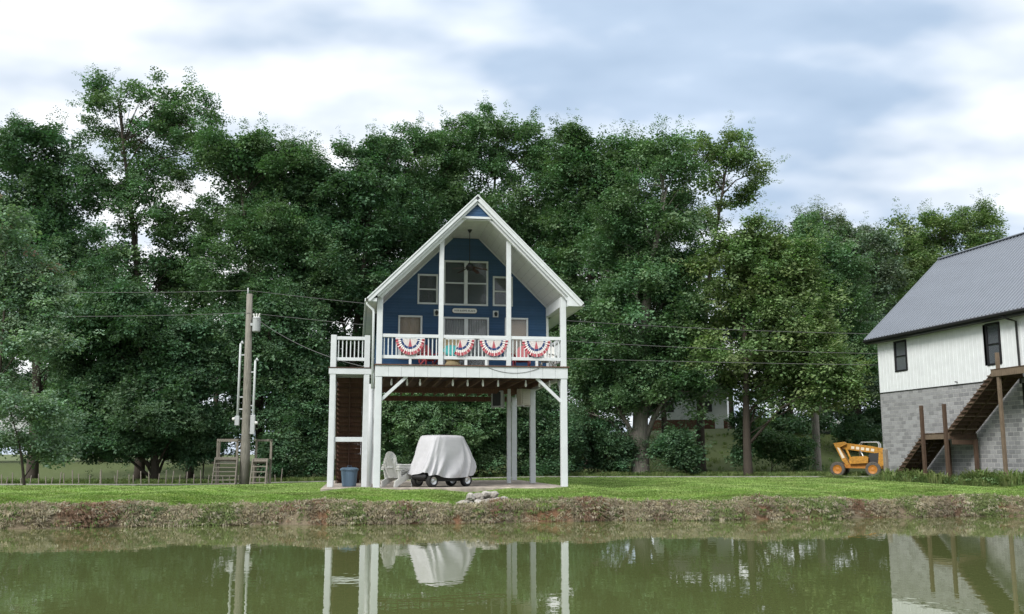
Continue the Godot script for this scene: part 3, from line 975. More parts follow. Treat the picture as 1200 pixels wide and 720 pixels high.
# ------------------------------------------------------------------ loader
func make_loader() -> void:
	var o := thing("boom_loader", "yellow-orange boom loader parked in weeds at the corner of the block building", "loader", Vector3(22.05, gy(22.05, -63.4), -63.4), -30)
	var Y: Material = M.loader_paint
	var T: Material = M.old_rubber
	for p in [[-1.1, 0.62, 0.47], [1.05, 0.62, 0.47], [-1.1, -0.62, 0.47], [1.05, -0.62, 0.47]]:
		wheel(o, Vector3(p[0], p[2], p[1]), p[2], 0.34, T, M.loader_rim)
	part(o, "chassis", prism([Vector2(-1.25, 0.55), Vector2(1.5, 0.5), Vector2(1.62, 0.8), Vector2(0.4, 0.95), Vector2(-0.5, 0.78), Vector2(-1.25, 0.75)], 0.8), M.loader_rim, tf(Vector3(0, 0, 0.4)))
	part(o, "hood", prism([Vector2(-0.35, 0.8), Vector2(0.75, 0.86), Vector2(0.78, 1.2), Vector2(0.6, 1.3), Vector2(-0.2, 1.26), Vector2(-0.4, 1.1)], 0.5), Y, tf(Vector3(0, 0, 0.62)))
	part(o, "engine", prism([Vector2(0.7, 0.8), Vector2(1.5, 0.8), Vector2(1.45, 1.5), Vector2(0.8, 1.45)], 0.7), M.dark_plastic, tf(Vector3(0, 0, 0.35)))
	part(o, "boom", prism([Vector2(-0.85, 1.75), Vector2(1.5, 1.42), Vector2(1.55, 1.78), Vector2(0.9, 1.92), Vector2(-0.75, 2.14), Vector2(-0.95, 2.08)], 0.42), Y, tf(Vector3(0, 0, 0.2)))
	for i in 5:
		part(o, "boom_lettering", box_mesh(Vector3(0.2, 0.17, 0.012), 0.002), M.pale_lettering, tf(Vector3(-0.2 + 0.3 * i, 1.83 - 0.04 * i, 0.203), 0, 0, -8))
	part(o, "boom_head", prism([Vector2(-1.35, 2.12), Vector2(-0.7, 2.2), Vector2(-0.55, 2.05), Vector2(-0.95, 1.85), Vector2(-0.42, 0.78), Vector2(-0.6, 0.72), Vector2(-0.85, 1.0)], 0.55), Y, tf(Vector3(0, 0, 0.42)))
	part(o, "head_plate", prism([Vector2(-1.12, 1.85), Vector2(-0.98, 1.8), Vector2(-0.68, 1.2), Vector2(-0.84, 1.14)], 0.3), M.pale_lettering, tf(Vector3(0, 0, 0.435), 0, 0, 0))
	tube(o, "lift_ram", Y, [Vector3(-0.2, 0.85, 0.45), Vector3(-0.6, 1.8, 0.35)], [0.07, 0.07], 8)
	tube(o, "lift_ram", M.alloy, [Vector3(0.6, 0.95, 0.3), Vector3(0.2, 1.7, 0.15)], [0.05, 0.05], 8)
	part(o, "rear_frame", prism([Vector2(1.3, 0.6), Vector2(1.75, 0.7), Vector2(1.72, 1.75), Vector2(1.45, 1.82)], 0.9), Y, tf(Vector3(0, 0, 0.45)))
	for z in [-0.35, -0.95]:
		tube(o, "cab_bar", M.galvanised, [Vector3(0.1, 0.9, z), Vector3(0.12, 2.05, z), Vector3(0.25, 2.17, z), Vector3(1.2, 2.17, z), Vector3(1.3, 2.05, z), Vector3(1.3, 0.9, z)], [0.04, 0.04, 0.04, 0.04, 0.04, 0.04], 6)
	for x in [0.3, 0.72, 1.15]:
		tube(o, "cab_bar", M.galvanised, [Vector3(x, 2.17, -0.35), Vector3(x, 2.17, -0.95)], [0.03, 0.03], 6)
	part(o, "seat", prism([Vector2(0.45, 1.1), Vector2(0.95, 1.1), Vector2(1.05, 1.6), Vector2(0.95, 1.62), Vector2(0.85, 1.25), Vector2(0.45, 1.22)], 0.45), M.dark_plastic, tf(Vector3(0, 0, -0.42)))

# ------------------------------------------------------------------ utility pole, wires and the two stands at its foot
func sag(a: Vector3, b: Vector3, s: float, n := 14) -> Array:
	var r := []
	for i in n + 1:
		var t := float(i) / n
		r.append(a.lerp(b, t) - Vector3(0, s * 4 * t * (1 - t), 0))
	return r

func wire(label: String, pts: Array, r := 0.014) -> void:
	var st := begin(true)
	var rr := []
	for p in pts:
		rr.append(r)
	put_tube(st, pts, rr, 4, false)
	tag(part(self, "power_line", done(st, true), M.wire_metal), label, "power line", "wires on the utility pole")

func make_pole() -> void:
	var x := -15.4
	var z := -57.0
	var g := gy(x, z)
	var o := thing("utility_pole", "grey wooden utility pole with a transformer can and two white conduits", "utility pole", Vector3(x, g, z))
	tube(o, "shaft", M.pole_wood, [Vector3(0.1, -0.5, 0), Vector3(0.08, 2, 0), Vector3(0.02, 6, 0), Vector3(-0.06, 11.1, 0)], [0.27, 0.26, 0.22, 0.17], 14)
	tube(o, "pole_top_pin", M.galvanised, [Vector3(-0.12, 10.9, 0.1), Vector3(-0.14, 11.45, 0.1)], [0.03, 0.04], 6)
	var tr := part(o, "transformer", lathe([[0.0, 0.0], [0.17, 0.02], [0.23, 0.08], [0.23, 0.8], [0.25, 0.82], [0.2, 0.9], [0.0, 0.94]], 16), M.grey_paint, tf(Vector3(0.45, 8.8, 0.12)))
	for k in 3:
		part(tr, "bushing", lathe([[0.04, 0.0], [0.06, 0.04], [0.04, 0.1], [0.06, 0.14], [0.035, 0.24], [0.0, 0.26]], 8), M.white_plastic, tf(Vector3(-0.12 + 0.12 * k, 0.88, 0.05), 0, 0, 14 - 14 * k))
	bx(o, "transformer_bracket", M.galvanised, Vector3(0.1, 9.2, 0.06), Vector3(0.3, 9.35, 0.18))
	for c in [[-0.45, 8.15, 3.6, -1], [0.45, 7.15, 3.1, 1]]:
		var s: float = c[3]
		tube(o, "conduit", M.white_paint, [Vector3(c[0], c[2], 0.05), Vector3(c[0], c[1], 0.05), Vector3(c[0] + 0.08, c[1] + 0.12, 0.05), Vector3(c[0] + 0.16, c[1], 0.05)], [0.075, 0.065, 0.07, 0.06], 8)
		for y in [c[1] - 0.7, c[2] + 1.4, c[2] + 0.7, c[2] + 0.15]:
			bx(o, "standoff_bracket", M.galvanised, Vector3(0.05, y, 0.0), Vector3(c[0], y + 0.08, 0.06))
		var mb := bx(o, "meter_box", M.galvanised, Vector3(c[0] - 0.13, c[2] - 0.2, -0.02), Vector3(c[0] + 0.13, c[2] + (0.35 if s < 0 else 0.9), 0.17), 0.02)
		part(mb, "meter_dial", lathe([[0.0, 0.1], [0.08, 0.1], [0.1, 0.0], [0.1, -0.05]], 12), M.white_plastic, tf(Vector3(s * 0.18, 0.1, 0.02), 0, 0, -90 * s))
	# wires: the upper one, the lower one, and the drop to the house
	var top := Vector3(x - 0.14, g + 11.3, z + 0.1)
	var mid := Vector3(x - 0.05, g + 9.95, z + 0.2)
	wire("upper wire running left from the top of the utility pole", sag(top, Vector3(-45, 12.7, -57), 0.5))
	wire("upper wire running right from the pole top, behind the blue house", sag(top, Vector3(40, 9.3, -57), 1.1, 24))
	wire("lower wire running left from the transformer height of the pole", sag(mid, Vector3(-45, 10.8, -57), 0.4))
	wire("lower wire running right from the transformer, behind the blue house", sag(mid, Vector3(40, 8.1, -57), 1.0, 24))
	wire("thin cable, lowest of the wires right of the blue house", sag(Vector3(-4.0, 7.8, -56), Vector3(40, 7.1, -56), 0.2), 0.014)
	wire("service drop slanting from the transformer down to the blue house", sag(Vector3(x + 0.45, g + 9.6, z + 0.2), Vector3(-6.2, 5.9, -44), 0.4), 0.016)
	# two timber stands with steps
	meter_stand(Vector3(-16.3, gy(-16.3, -57), -56.7), 1.28, 1.62, 2.65, 7, "weathered timber stand with steps, left of the utility pole")
	meter_stand(Vector3(-14.35, gy(-14.35, -57), -56.6), 0.85, 1.5, 2.6, 5, "narrow weathered timber stand with steps, right of the utility pole")

func meter_stand(at: Vector3, w: float, ph: float, hgt: float, steps: int, label: String) -> void:
	var o := thing("timber_stand", label, "stand", at, 4.0, "timber stands at the utility pole")
	var G: Material = M.grey_wood
	var x := w / 2
	bx(o, "platform", G, Vector3(-x, ph - 0.06, -1.0), Vector3(x, ph, 0.0))
	bx(o, "platform_beam", G, Vector3(-x - 0.03, ph - 0.26, 0.0), Vector3(x + 0.03, ph - 0.062, 0.06))
	for sx in [-1.0, 1.0]:
		bx(o, "post", G, Vector3(sx * x - 0.06, 0, -0.98), Vector3(sx * x + 0.06, hgt, -0.86))
		bx(o, "post", G, Vector3(sx * x * 0.86 - 0.06, -0.1, -0.16), Vector3(sx * x * 0.86 + 0.06, hgt if w > 1 else ph - 0.27, -0.05))
		bar(o, "stringer", G, Vector3(sx * x, -0.02, 0.62), Vector3(sx * x * 0.96, ph - 0.05, 0.1), 0.06, 0.1, Vector3(1, 0, 0))
		bar(o, "side_rail", G, Vector3(sx * x, hgt - 0.05, -0.86), Vector3(sx * x * 0.86, hgt - 0.05, -0.16), 0.1, 0.05)
	bx(o, "top_rail", G, Vector3(-x, hgt - 0.12, -1.02), Vector3(x, hgt, -0.985))
	if w > 1:
		bx(o, "top_rail", G, Vector3(-x * 0.9, hgt - 0.16, -0.04), Vector3(x * 0.9, hgt + 0.0, 0.0))
	for i in steps:
		var t := (i + 0.6) / steps
		bx(o, "step", G, Vector3(-x + 0.03, ph * t - 0.06, 0.6 - 0.52 * t - 0.14), Vector3(x - 0.03, ph * t, 0.6 - 0.52 * t + 0.06), 0.006)

func make_stakes() -> void:
	var o := thing("stake_row", "row of low uneven grey stakes under the dark trees on the left", "fence", Vector3(-25, 0, -62.6))
	for i in 46:
		var x := -10.5 + 0.47 * i + rng.randf_range(-0.12, 0.12)
		var z := rng.randf_range(-0.4, 0.4)
		var g := gy(-25 + x, -62.6 + z)
		var h := rng.randf_range(0.45, 0.95)
		bar(o, "stake", M.grey_wood, Vector3(x, g - 0.1, z), Vector3(x + rng.randf_range(-0.08, 0.08), g + h, z), 0.06, 0.05, Vector3(0, 0, 1))

# ------------------------------------------------------------------ things on the porch and under the house
func slat_chair(label: String, m: Material, xf: Transform3D, group: String) -> void:
	# moulded garden chair with a rounded slatted back; faces +z in its own axes
	var o := thing("garden_chair", label, "chair", Vector3.ZERO, 0, group)
	o.transform = xf
	var ol := [Vector2(-0.215, 0.0), Vector2(0.215, 0.0)]
	for i in 9:
		var a := PI * i / 8.0
		ol.append(Vector2(0.245 * cos(a), 0.52 + 0.22 * sin(a)))
	part(o, "back_panel", prism(ol, 0.012), m, tf(Vector3(0, 0.29, -0.205), -17.5))
	for i in 5:
		var x := -0.2 + 0.1 * i
		var top := 0.95 - 0.045 * (i - 2) * (i - 2)
		bar(o, "back_slat", m, Vector3(x * 0.9, 0.3, -0.2), Vector3(x * 1.05, top, -0.42), 0.097, 0.022, Vector3(1, 0, 0), 0.008)
	bar(o, "back_rail", m, Vector3(-0.25, 0.62, -0.335), Vector3(0.25, 0.62, -0.335), 0.06, 0.03)
	for i in 5:
		var z := -0.16 + 0.11 * i
		bx(o, "seat_slat", m, Vector3(-0.25, 0.3 + 0.018 * i, z - 0.05), Vector3(0.25, 0.322 + 0.018 * i, z + 0.05), 0.006)
	for s in [-1.0, 1.0]:
		bar(o, "armrest", m, Vector3(s * 0.33, 0.56, -0.38), Vector3(s * 0.33, 0.58, 0.42), 0.13, 0.03, Vector3(1, 0, 0), 0.01)
		bar(o, "front_leg", m, Vector3(s * 0.3, 0.0, 0.36), Vector3(s * 0.31, 0.565, 0.34), 0.09, 0.045, Vector3(0, 0, 1))
		bar(o, "rear_leg", m, Vector3(s * 0.29, 0.0, -0.46), Vector3(s * 0.28, 0.36, 0.32), 0.1, 0.04)
		bar(o, "arm_post", m, Vector3(s * 0.3, 0.2, -0.22), Vector3(s * 0.31, 0.55, -0.3), 0.08, 0.04, Vector3(0, 0, 1))

func bunting(x: float, label: String, half: int) -> void:
	# pleated half-round flag hung from the railing
	var o := thing("flag_bunting", label, "bunting", Vector3.ZERO, 0, "flag buntings on the porch railing")
	o.transform = house_frame() * Transform3D(Basis(), Vector3(x, 5.66, 0.1))
	var rings := [0.04, 0.29, 0.37, 0.46, 0.56]
	var cols := [Color(0.78, 0.74, 0.74), Color(0.045, 0.08, 0.22), Color(0.80, 0.78, 0.78), Color(0.52, 0.12, 0.15)]
	var names := ["white_centre", "blue_band", "white_band", "red_edge"]
	var n := 36
	for r in 4:
		var st := begin()
		for i in n:
			var t0 := float(i) / n
			var t1 := float(i + 1) / n
			if half == 1 and t1 < 0.38:
				continue
			var a := PI + PI * t0
			var b := PI + PI * t1
			var z0 := 0.028 * (1 if i % 2 else -1)
			var z1 := -z0
			var c: Color = cols[r]
			if r == 3 and i % 3 == 0:
				c = Color(0.74, 0.52, 0.54)
			if r == 0 and i > 14 and i < 21:
				c = Color(0.55, 0.16, 0.19)
			if r == 1 and i % 6 == 3:
				c = Color(0.7, 0.72, 0.76)
			st.set_color(c)
			var k0: float = rings[r]
			var k1: float = rings[r + 1]
			var p := [Vector3(cos(a) * k0, sin(a) * k0 * 1.15, z0 * k0 * 2), Vector3(cos(a) * k1, sin(a) * k1 * 1.15, z0 * k1 * 2), Vector3(cos(b) * k1, sin(b) * k1 * 1.15, z1 * k1 * 2), Vector3(cos(b) * k0, sin(b) * k0 * 1.15, z1 * k0 * 2)]
			quad(st, p[0], p[3], p[2], p[1])
		part(o, names[r], done(st), M.bunting)
	bx(o, "header_tape", M.white_trim, Vector3(-0.56, -0.02, -0.012), Vector3(0.56, 0.02, 0.012), 0.004)

func make_porch_things() -> void:
	var H := house_frame()
	# name board
	var s := thing("name_board", "white oval-ended name board above the sliding door", "sign")
	s.transform = H * Transform3D(Basis(), Vector3(3.6, 7.235, -2.965))
	var ol := []
	var inr := []
	for i in 28:
		var a := TAU * i / 28
		var cx := 0.42 if cos(a) > 0 else -0.42
		ol.append(Vector2(cx + 0.12 * cos(a), 0.12 * sin(a)))
		inr.append(Vector2(cx + 0.1 * cos(a), 0.1 * sin(a)))
	part(s, "border", prism(ol, 0.03), M.sign_ink, tf(Vector3(0, 0, 0.03)))
	part(s, "board", prism(inr, 0.03), M.sign_white, tf(Vector3(0, 0, 0.036)))
	var tm := TextMesh.new()
	var f := SystemFont.new()
	f.font_names = PackedStringArray(["Droid Serif"])
	f.font_weight = 700
	tm.font = f
	tm.text = "OUR HAPPY PLACE"
	tm.font_size = 32
	tm.pixel_size = 0.0029
	tm.depth = 0.006
	part(s, "lettering", tm, M.sign_ink, tf(Vector3(0, 0, 0.04)))
	# lamps beside the upper windows
	for q in [[2.42, "left"], [4.92, "right"]]:
		var w := thing("wall_lamp", "dark porch lamp on a white square plate, %s of the name board" % q[1], "lamp", Vector3.ZERO, 0, "porch wall lamps")
		w.transform = H * Transform3D(Basis(), Vector3(q[0], 7.13, -2.965))
		bx(w, "plate", M.white_trim, Vector3(-0.12, -0.14, 0), Vector3(0.12, 0.14, 0.03))
		part(w, "lantern", lathe([[0.0, -0.12], [0.05, -0.1], [0.07, 0.0], [0.075, 0.03], [0.02, 0.08], [0.0, 0.1]], 10), M.black_metal, tf(Vector3(0, 0.0, 0.11)))
		bx(w, "arm", M.black_metal, Vector3(-0.015, 0.05, 0.03), Vector3(0.015, 0.08, 0.11), 0.003)
	# ceiling fan on its long rod
	var fan := thing("ceiling_fan", "dark ceiling fan with drooping blades hanging in the porch gable", "fan")
	fan.transform = H * Transform3D(Basis(), Vector3(3.62, 10.37, -1.4))
	part(fan, "canopy", lathe([[0.0, -0.12], [0.03, -0.12], [0.09, -0.02], [0.1, 0.0]], 14), M.black_metal)
	tube(fan, "rod", M.black_metal, [Vector3(0, -0.1, 0), Vector3(0, -1.45, 0)], [0.016, 0.016], 6)
	part(fan, "motor", lathe([[0.0, -1.72], [0.1, -1.7], [0.15, -1.6], [0.15, -1.52], [0.08, -1.44], [0.0, -1.43]], 16), M.black_metal)
	for i in 5:
		var a := TAU * i / 5 + 0.35
		var d := Vector3(cos(a), 0, sin(a))
		bar(fan, "blade", M.dark_wood, d * 0.16 + Vector3(0, -1.58, 0), d * 0.74 + Vector3(0, -1.70, 0), 0.15, 0.012, Vector3(-d.z, 0.25, d.x), 0.004)
	bunting(1.17, "red, white and blue fan bunting on the left bay of the porch railing", 0)
	bunting(3.1, "half-folded fan bunting left of the middle of the porch railing", 1)
	bunting(4.42, "red, white and blue fan bunting just left of the right inner porch post", 0)
	bunting(6.1, "red, white and blue fan bunting on the right bay of the porch railing", 0)
	# chairs behind the railing
	var D := Vector3(0, 4.646, 0)
	slat_chair("dark red chair in the left bay behind the railing", M.red_plastic, H * Transform3D(Basis(Vector3.UP, 0.4), D + Vector3(2.0, 0, -1.3)), "chairs on the porch")
	slat_chair("red chair right of the inner right post, behind the railing", M.red_plastic, H * Transform3D(Basis(Vector3.UP, -0.3), D + Vector3(5.75, 0, -1.2)), "chairs on the porch")
	slat_chair("white chair at the right end of the porch, behind the railing", M.white_plastic, H * Transform3D(Basis(Vector3.UP, -0.6), D + Vector3(6.75, 0, -1.2)), "chairs on the porch")
	var rc := thing("round_chair", "round-backed tan chair with a teal cushion in front of the sliding door", "chair")
	rc.transform = H * Transform3D(Basis(Vector3.UP, 0.2), D + Vector3(2.95, 0, -1.3))
	part(rc, "round_back", lathe([[0.0, -0.02], [0.3, 0.0], [0.46, 0.06], [0.5, 0.1], [0.47, 0.11], [0.3, 0.04], [0.0, 0.02]], 20), M.rattan, tf(Vector3(0, 0.82, -0.22), 68))
	part(rc, "cushion", lathe([[0.0, 0.0], [0.3, 0.02], [0.4, 0.08], [0.38, 0.16], [0.2, 0.18], [0.0, 0.17]], 18), M.teal_cloth, tf(Vector3(0, 0.6, -0.02), 40))
	part(rc, "base", lathe([[0.38, 0.0], [0.4, 0.03], [0.24, 0.26], [0.34, 0.42], [0.3, 0.44], [0.2, 0.27], [0.34, 0.03]], 16), M.rattan)
	# string of bulbs along the front band
	var sl := thing("string_lights", "string of white bulbs hanging along the front edge under the deck", "string lights")
	sl.transform = H
	var xs := [0.5, 1.1, 1.6, 2.87, 3.45, 4.05, 4.65, 5.75, 6.3, 6.7]
	var prev := Vector3(0.15, 4.19, -0.3)
	for x in xs:
		var p := Vector3(x, 4.12, -0.3)
		tube(sl, "cable", M.cable, sag(prev, p, 0.05, 4), [0.008, 0.008, 0.008, 0.008, 0.008], 4)
		part(sl, "bulb", lathe([[0.0, -0.26], [0.035, -0.25], [0.045, -0.16], [0.03, -0.07], [0.028, 0.0], [0.0, 0.01]], 8), M.bulb_glass, tf(p))
		prev = p
	tube(sl, "cable", M.cable, sag(Vector3(4.2, 4.56, 0.165), Vector3(6.2, 4.56, 0.165), 0.2, 8), [0.008, 0.008, 0.008, 0.008, 0.008, 0.008, 0.008, 0.008, 0.008], 4)
	# outdoor units on brackets by the rear posts
	var k := 0
	for q in [[5.45, -5.9, 3.35, 0.55, "dark-grilled outdoor unit on a bracket left of the slim rear post"], [6.55, -5.5, 3.42, 0.55, "beige outdoor unit on a bracket between the two rear posts"]]:
		var a := thing("outdoor_unit", q[4], "air conditioner", Vector3.ZERO, 0, "outdoor units under the house")
		a.transform = H * Transform3D(Basis(Vector3.UP, -0.35 if k == 0 else 0.5), Vector3(q[0], q[2], q[1]))
		var w: float = q[3] / 2
		bx(a, "case", M.beige_metal if k else M.grey_paint, Vector3(-w, 0, -0.16), Vector3(w, 0.74, 0.16), 0.02)
		bx(a, "grille", M.dark_plastic if k == 0 else M.beige_metal, Vector3(-w + 0.07, 0.06, 0.16), Vector3(w - 0.12, 0.68, 0.18))
		for i in 6:
			bx(a, "louvre", M.beige_metal if k else M.dark_plastic, Vector3(-w + 0.08, 0.1 + 0.1 * i, 0.181), Vector3(w - 0.13, 0.13 + 0.1 * i, 0.195), 0.003)
		for s2 in [-0.8, 0.8]:
			bx(a, "bracket", M.white_metal, Vector3(w * s2 - 0.02, -0.05, -0.3), Vector3(w * s2 + 0.02, -0.002, 0.3))
		k += 1

func make_pad_things() -> void:
	# golf cart
	var at := Vector3(-2.74, 0.83, -38.85)
	var c := thing("golf_cart", "golf cart on black tyres, its body hidden under a grey cover", "golf cart", at, 45)
	c.scale = Vector3.ONE * 1.05
	for x in [-0.83, 0.83]:
		for z in [-0.42, 0.42]:
			wheel(c, Vector3(x, 0.235, z), 0.235, 0.2, M.black_rubber, M.alloy)
			tube(c, "axle", M.dark_plastic, [Vector3(x, 0.235, 0.0), Vector3(x, 0.235, z * 0.8)], [0.035, 0.035], 6)
	part(c, "chassis", prism([Vector2(-1.1, 0.3), Vector2(-0.6, 0.2), Vector2(0.6, 0.2), Vector2(1.1, 0.34), Vector2(1.1, 0.5), Vector2(-1.1, 0.5)], 0.6), M.dark_plastic, tf(Vector3(0, 0, 0.3)))
	bx(c, "bumper", M.dark_plastic, Vector3(-1.17, 0.33, -0.4), Vector3(-1.06, 0.45, 0.4), 0.03)
	bx(c, "seat", M.dark_plastic, Vector3(-0.55, 0.5, -0.48), Vector3(0.1, 0.85, 0.48), 0.05)
	for p in [[-0.7, -0.45], [-0.7, 0.45], [0.6, -0.45], [0.6, 0.45]]:
		tube(c, "roof_strut", M.dark_plastic, [Vector3(p[0], 0.5, p[1]), Vector3(p[0] * 0.95, 1.78, p[1] * 0.95)], [0.02, 0.02], 6)
	bx(c, "roof", M.white_plastic, Vector3(-0.7, 1.77, -0.45), Vector3(0.65, 1.82, 0.45), 0.02)
	# its cover
	var lv := [[0.40, -1.2, 1.24, 0.64], [0.52, -1.17, 1.29, 0.645], [0.7, -1.12, 1.32, 0.64], [0.95, -1.05, 1.29, 0.625], [1.15, -1.0, 1.2, 0.61], [1.35, -0.95, 1.07, 0.595], [1.55, -0.9, 0.94, 0.575], [1.72, -0.85, 0.85, 0.555], [1.82, -0.80, 0.79, 0.535], [1.865, -0.74, 0.72, 0.49], [1.885, -0.5, 0.5, 0.34], [1.89, -0.01, 0.01, 0.01]]
	var n := FastNoiseLite.new()
	n.seed = 12
	n.frequency = 0.9
	n.fractal_octaves = 2
	var na := 120
	var grid := []
	for i in lv.size() * 3 - 2:
		var li := mini(i / 3, lv.size() - 2)
		var ft := i / 3.0 - li
		var row := []
		for k in na:
			var a := TAU * k / na
			var ca := signf(cos(a)) * pow(absf(cos(a)), 0.5)
			var sa := signf(sin(a)) * pow(absf(sin(a)), 0.5)
			var q := []
			for j in 4:
				q.append(lerpf(lv[li][j], lv[li + 1][j], ft))
			var hx: float = q[2] if ca > 0 else -q[1]
			var hgt: float = q[0]
			var low := clampf((1.8 - hgt) / 1.4, 0, 1)
			var fold := n.get_noise_2d(a * 2.6 + hgt * 0.9, 0.3 + hgt * 0.35) * 0.16 + sin(a * 17.0 + hgt * 2.2 + 2.0 * n.get_noise_1d(a * 2)) * 0.022
			var off: float = 1.0 + fold * (0.12 + 0.9 * low)
			var hem := 0.05 * sin(a * 3.0 + 0.6) + 0.03 * sin(a * 7.0) + (0.1 if ca < -0.9 else 0.0)
			row.append(Vector3(hx * ca * off, hgt + hem * low * low + 0.02 * n.get_noise_2d(a * 3, hgt * 4), q[3] * sa * (1.0 + (off - 1.0) * 1.6)))
		grid.append(row)
	var st := begin(true)
	for i in grid.size() - 1:
		for k in na:
			var k2 := (k + 1) % na
			quad(st, grid[i][k], grid[i + 1][k], grid[i + 1][k2], grid[i][k2])
	var cv := part(self, "cart_cover", done(st, true), M.cover_cloth, Transform3D(Basis(Vector3.UP, deg_to_rad(45)).scaled(Vector3.ONE * 1.05), at))
	tag(cv, "light grey fabric cover draped in folds over the golf cart", "cover")
	# stacked garden chairs: the four nest into each other
	var names := ["lowest", "second lowest", "second highest", "topmost"]
	for i in 4:
		slat_chair("white garden chair, %s of the stack beside the covered cart" % names[i], M.white_plastic, Transform3D(Basis(Vector3.UP, deg_to_rad(142)).scaled(Vector3.ONE * 1.2), Vector3(-4.42 + 0.01 * i, 0.83 + 0.055 * i, -38.5 - 0.006 * i)), "stacked white chairs")
	# trash can under the stair
	var t := thing("trash_can", "blue-grey lidded trash can under the side stairs", "trash can")
	t.transform = house_frame() * Transform3D(Basis(), Vector3(-1.02, 0, -1.75))
	part(t, "body", lathe([[0.0, 0.0], [0.25, 0.0], [0.27, 0.03], [0.32, 0.6], [0.34, 0.62], [0.34, 0.66]], 20), M.blue_plastic)
	part(t, "lid", lathe([[0.36, 0.63], [0.36, 0.68], [0.28, 0.73], [0.08, 0.75], [0.0, 0.75]], 20), M.blue_plastic)
	tube(t, "handle", M.blue_plastic, [Vector3(-0.08, 0.74, 0), Vector3(-0.06, 0.8, 0), Vector3(0.06, 0.8, 0), Vector3(0.08, 0.74, 0)], [0.015, 0.015, 0.015, 0.015], 6)

func make_rocks() -> void:
	var meshes := []
	for v in 4:
		var st := begin()
		var rg := []
		for i in 5:
			var ph := PI * i / 4.0
			var ring := []
			for k in 8:
				var a := TAU * k / 8
				var r := sin(ph) * rng.randf_range(0.72, 1.15)
				ring.append(Vector3(cos(a) * r, cos(ph) * rng.randf_range(0.75, 1.0) if i % 4 else cos(ph) * 0.8, sin(a) * r))
			rg.append(ring)
		for i in 4:
			for k in 8:
				var k2 := (k + 1) % 8
				quad(st, rg[i][k], rg[i][k2], rg[i + 1][k2], rg[i + 1][k])
		meshes.append(done(st))
	for i in 30:
		var up := 1 if i > 20 else 0
		var x := -0.92 + rng.randf_range(-0.68, 0.68) * (0.7 if up else 1.0)
		var z := -31.5 + rng.randf_range(-0.32, 0.32) * (0.6 if up else 1.0)
		var s := rng.randf_range(0.12, 0.21)
		var b := Basis.from_euler(Vector3(rng.randf() * 0.5, rng.randf() * TAU, rng.randf() * 0.5)).scaled_local(Vector3(s * 1.3, s * rng.randf_range(0.5, 0.75), s))
		var o := part(self, "rock", meshes[i % 4], M["rock%d" % (rng.randi() % 4)], Transform3D(b, Vector3(x, gy(x, z) + s * 0.5 + 0.2 * up, z)))
		tag(o, "pale broken rock in the heap on the bank in front of the pad", "rock", "rock heap on the bank")

# ------------------------------------------------------------------ growth
func leaf_spray(sd: int, n: int, size: float) -> ArrayMesh:
	# a twig end: many small folded leaves round a short stalk
	var r := RandomNumberGenerator.new()
	r.seed = sd
	var st := SurfaceTool.new()
	st.begin(Mesh.PRIMITIVE_TRIANGLES)
	for i in n:
		var d := Vector3(r.randf_range(-1, 1), r.randf_range(-1, 1), r.randf_range(-1, 1))
		while d.length() > 1 or d.length() < 0.1:
			d = Vector3(r.randf_range(-1, 1), r.randf_range(-1, 1), r.randf_range(-1, 1))
		var p := Vector3(d.x, d.y * 0.62, d.z) * 0.62
		var out := (Vector3(d.x, 0, d.z).normalized() + Vector3(r.randf_range(-0.7, 0.7), r.randf_range(-0.7, 0.35), r.randf_range(-0.7, 0.7))).normalized()
		var side := out.cross(Vector3(r.randf_range(-0.5, 0.5), 1, r.randf_range(-0.5, 0.5))).normalized()
		var up := side.cross(out).normalized()
		var l := size * r.randf_range(0.75, 1.3)
		var w := l * r.randf_range(0.3, 0.42)
		var t := r.randf_range(0.72, 1.25)
		st.set_color(Color(t * r.randf_range(0.9, 1.12), t, t * r.randf_range(0.8, 1.15)))
		var a := p
		var b := p + out * l * 0.5 + side * w + up * w * 0.3
		var c := p + out * l
		var e := p + out * l * 0.5 - side * w + up * w * 0.3
		quad(st, a, b, c, e)
	return st.commit()

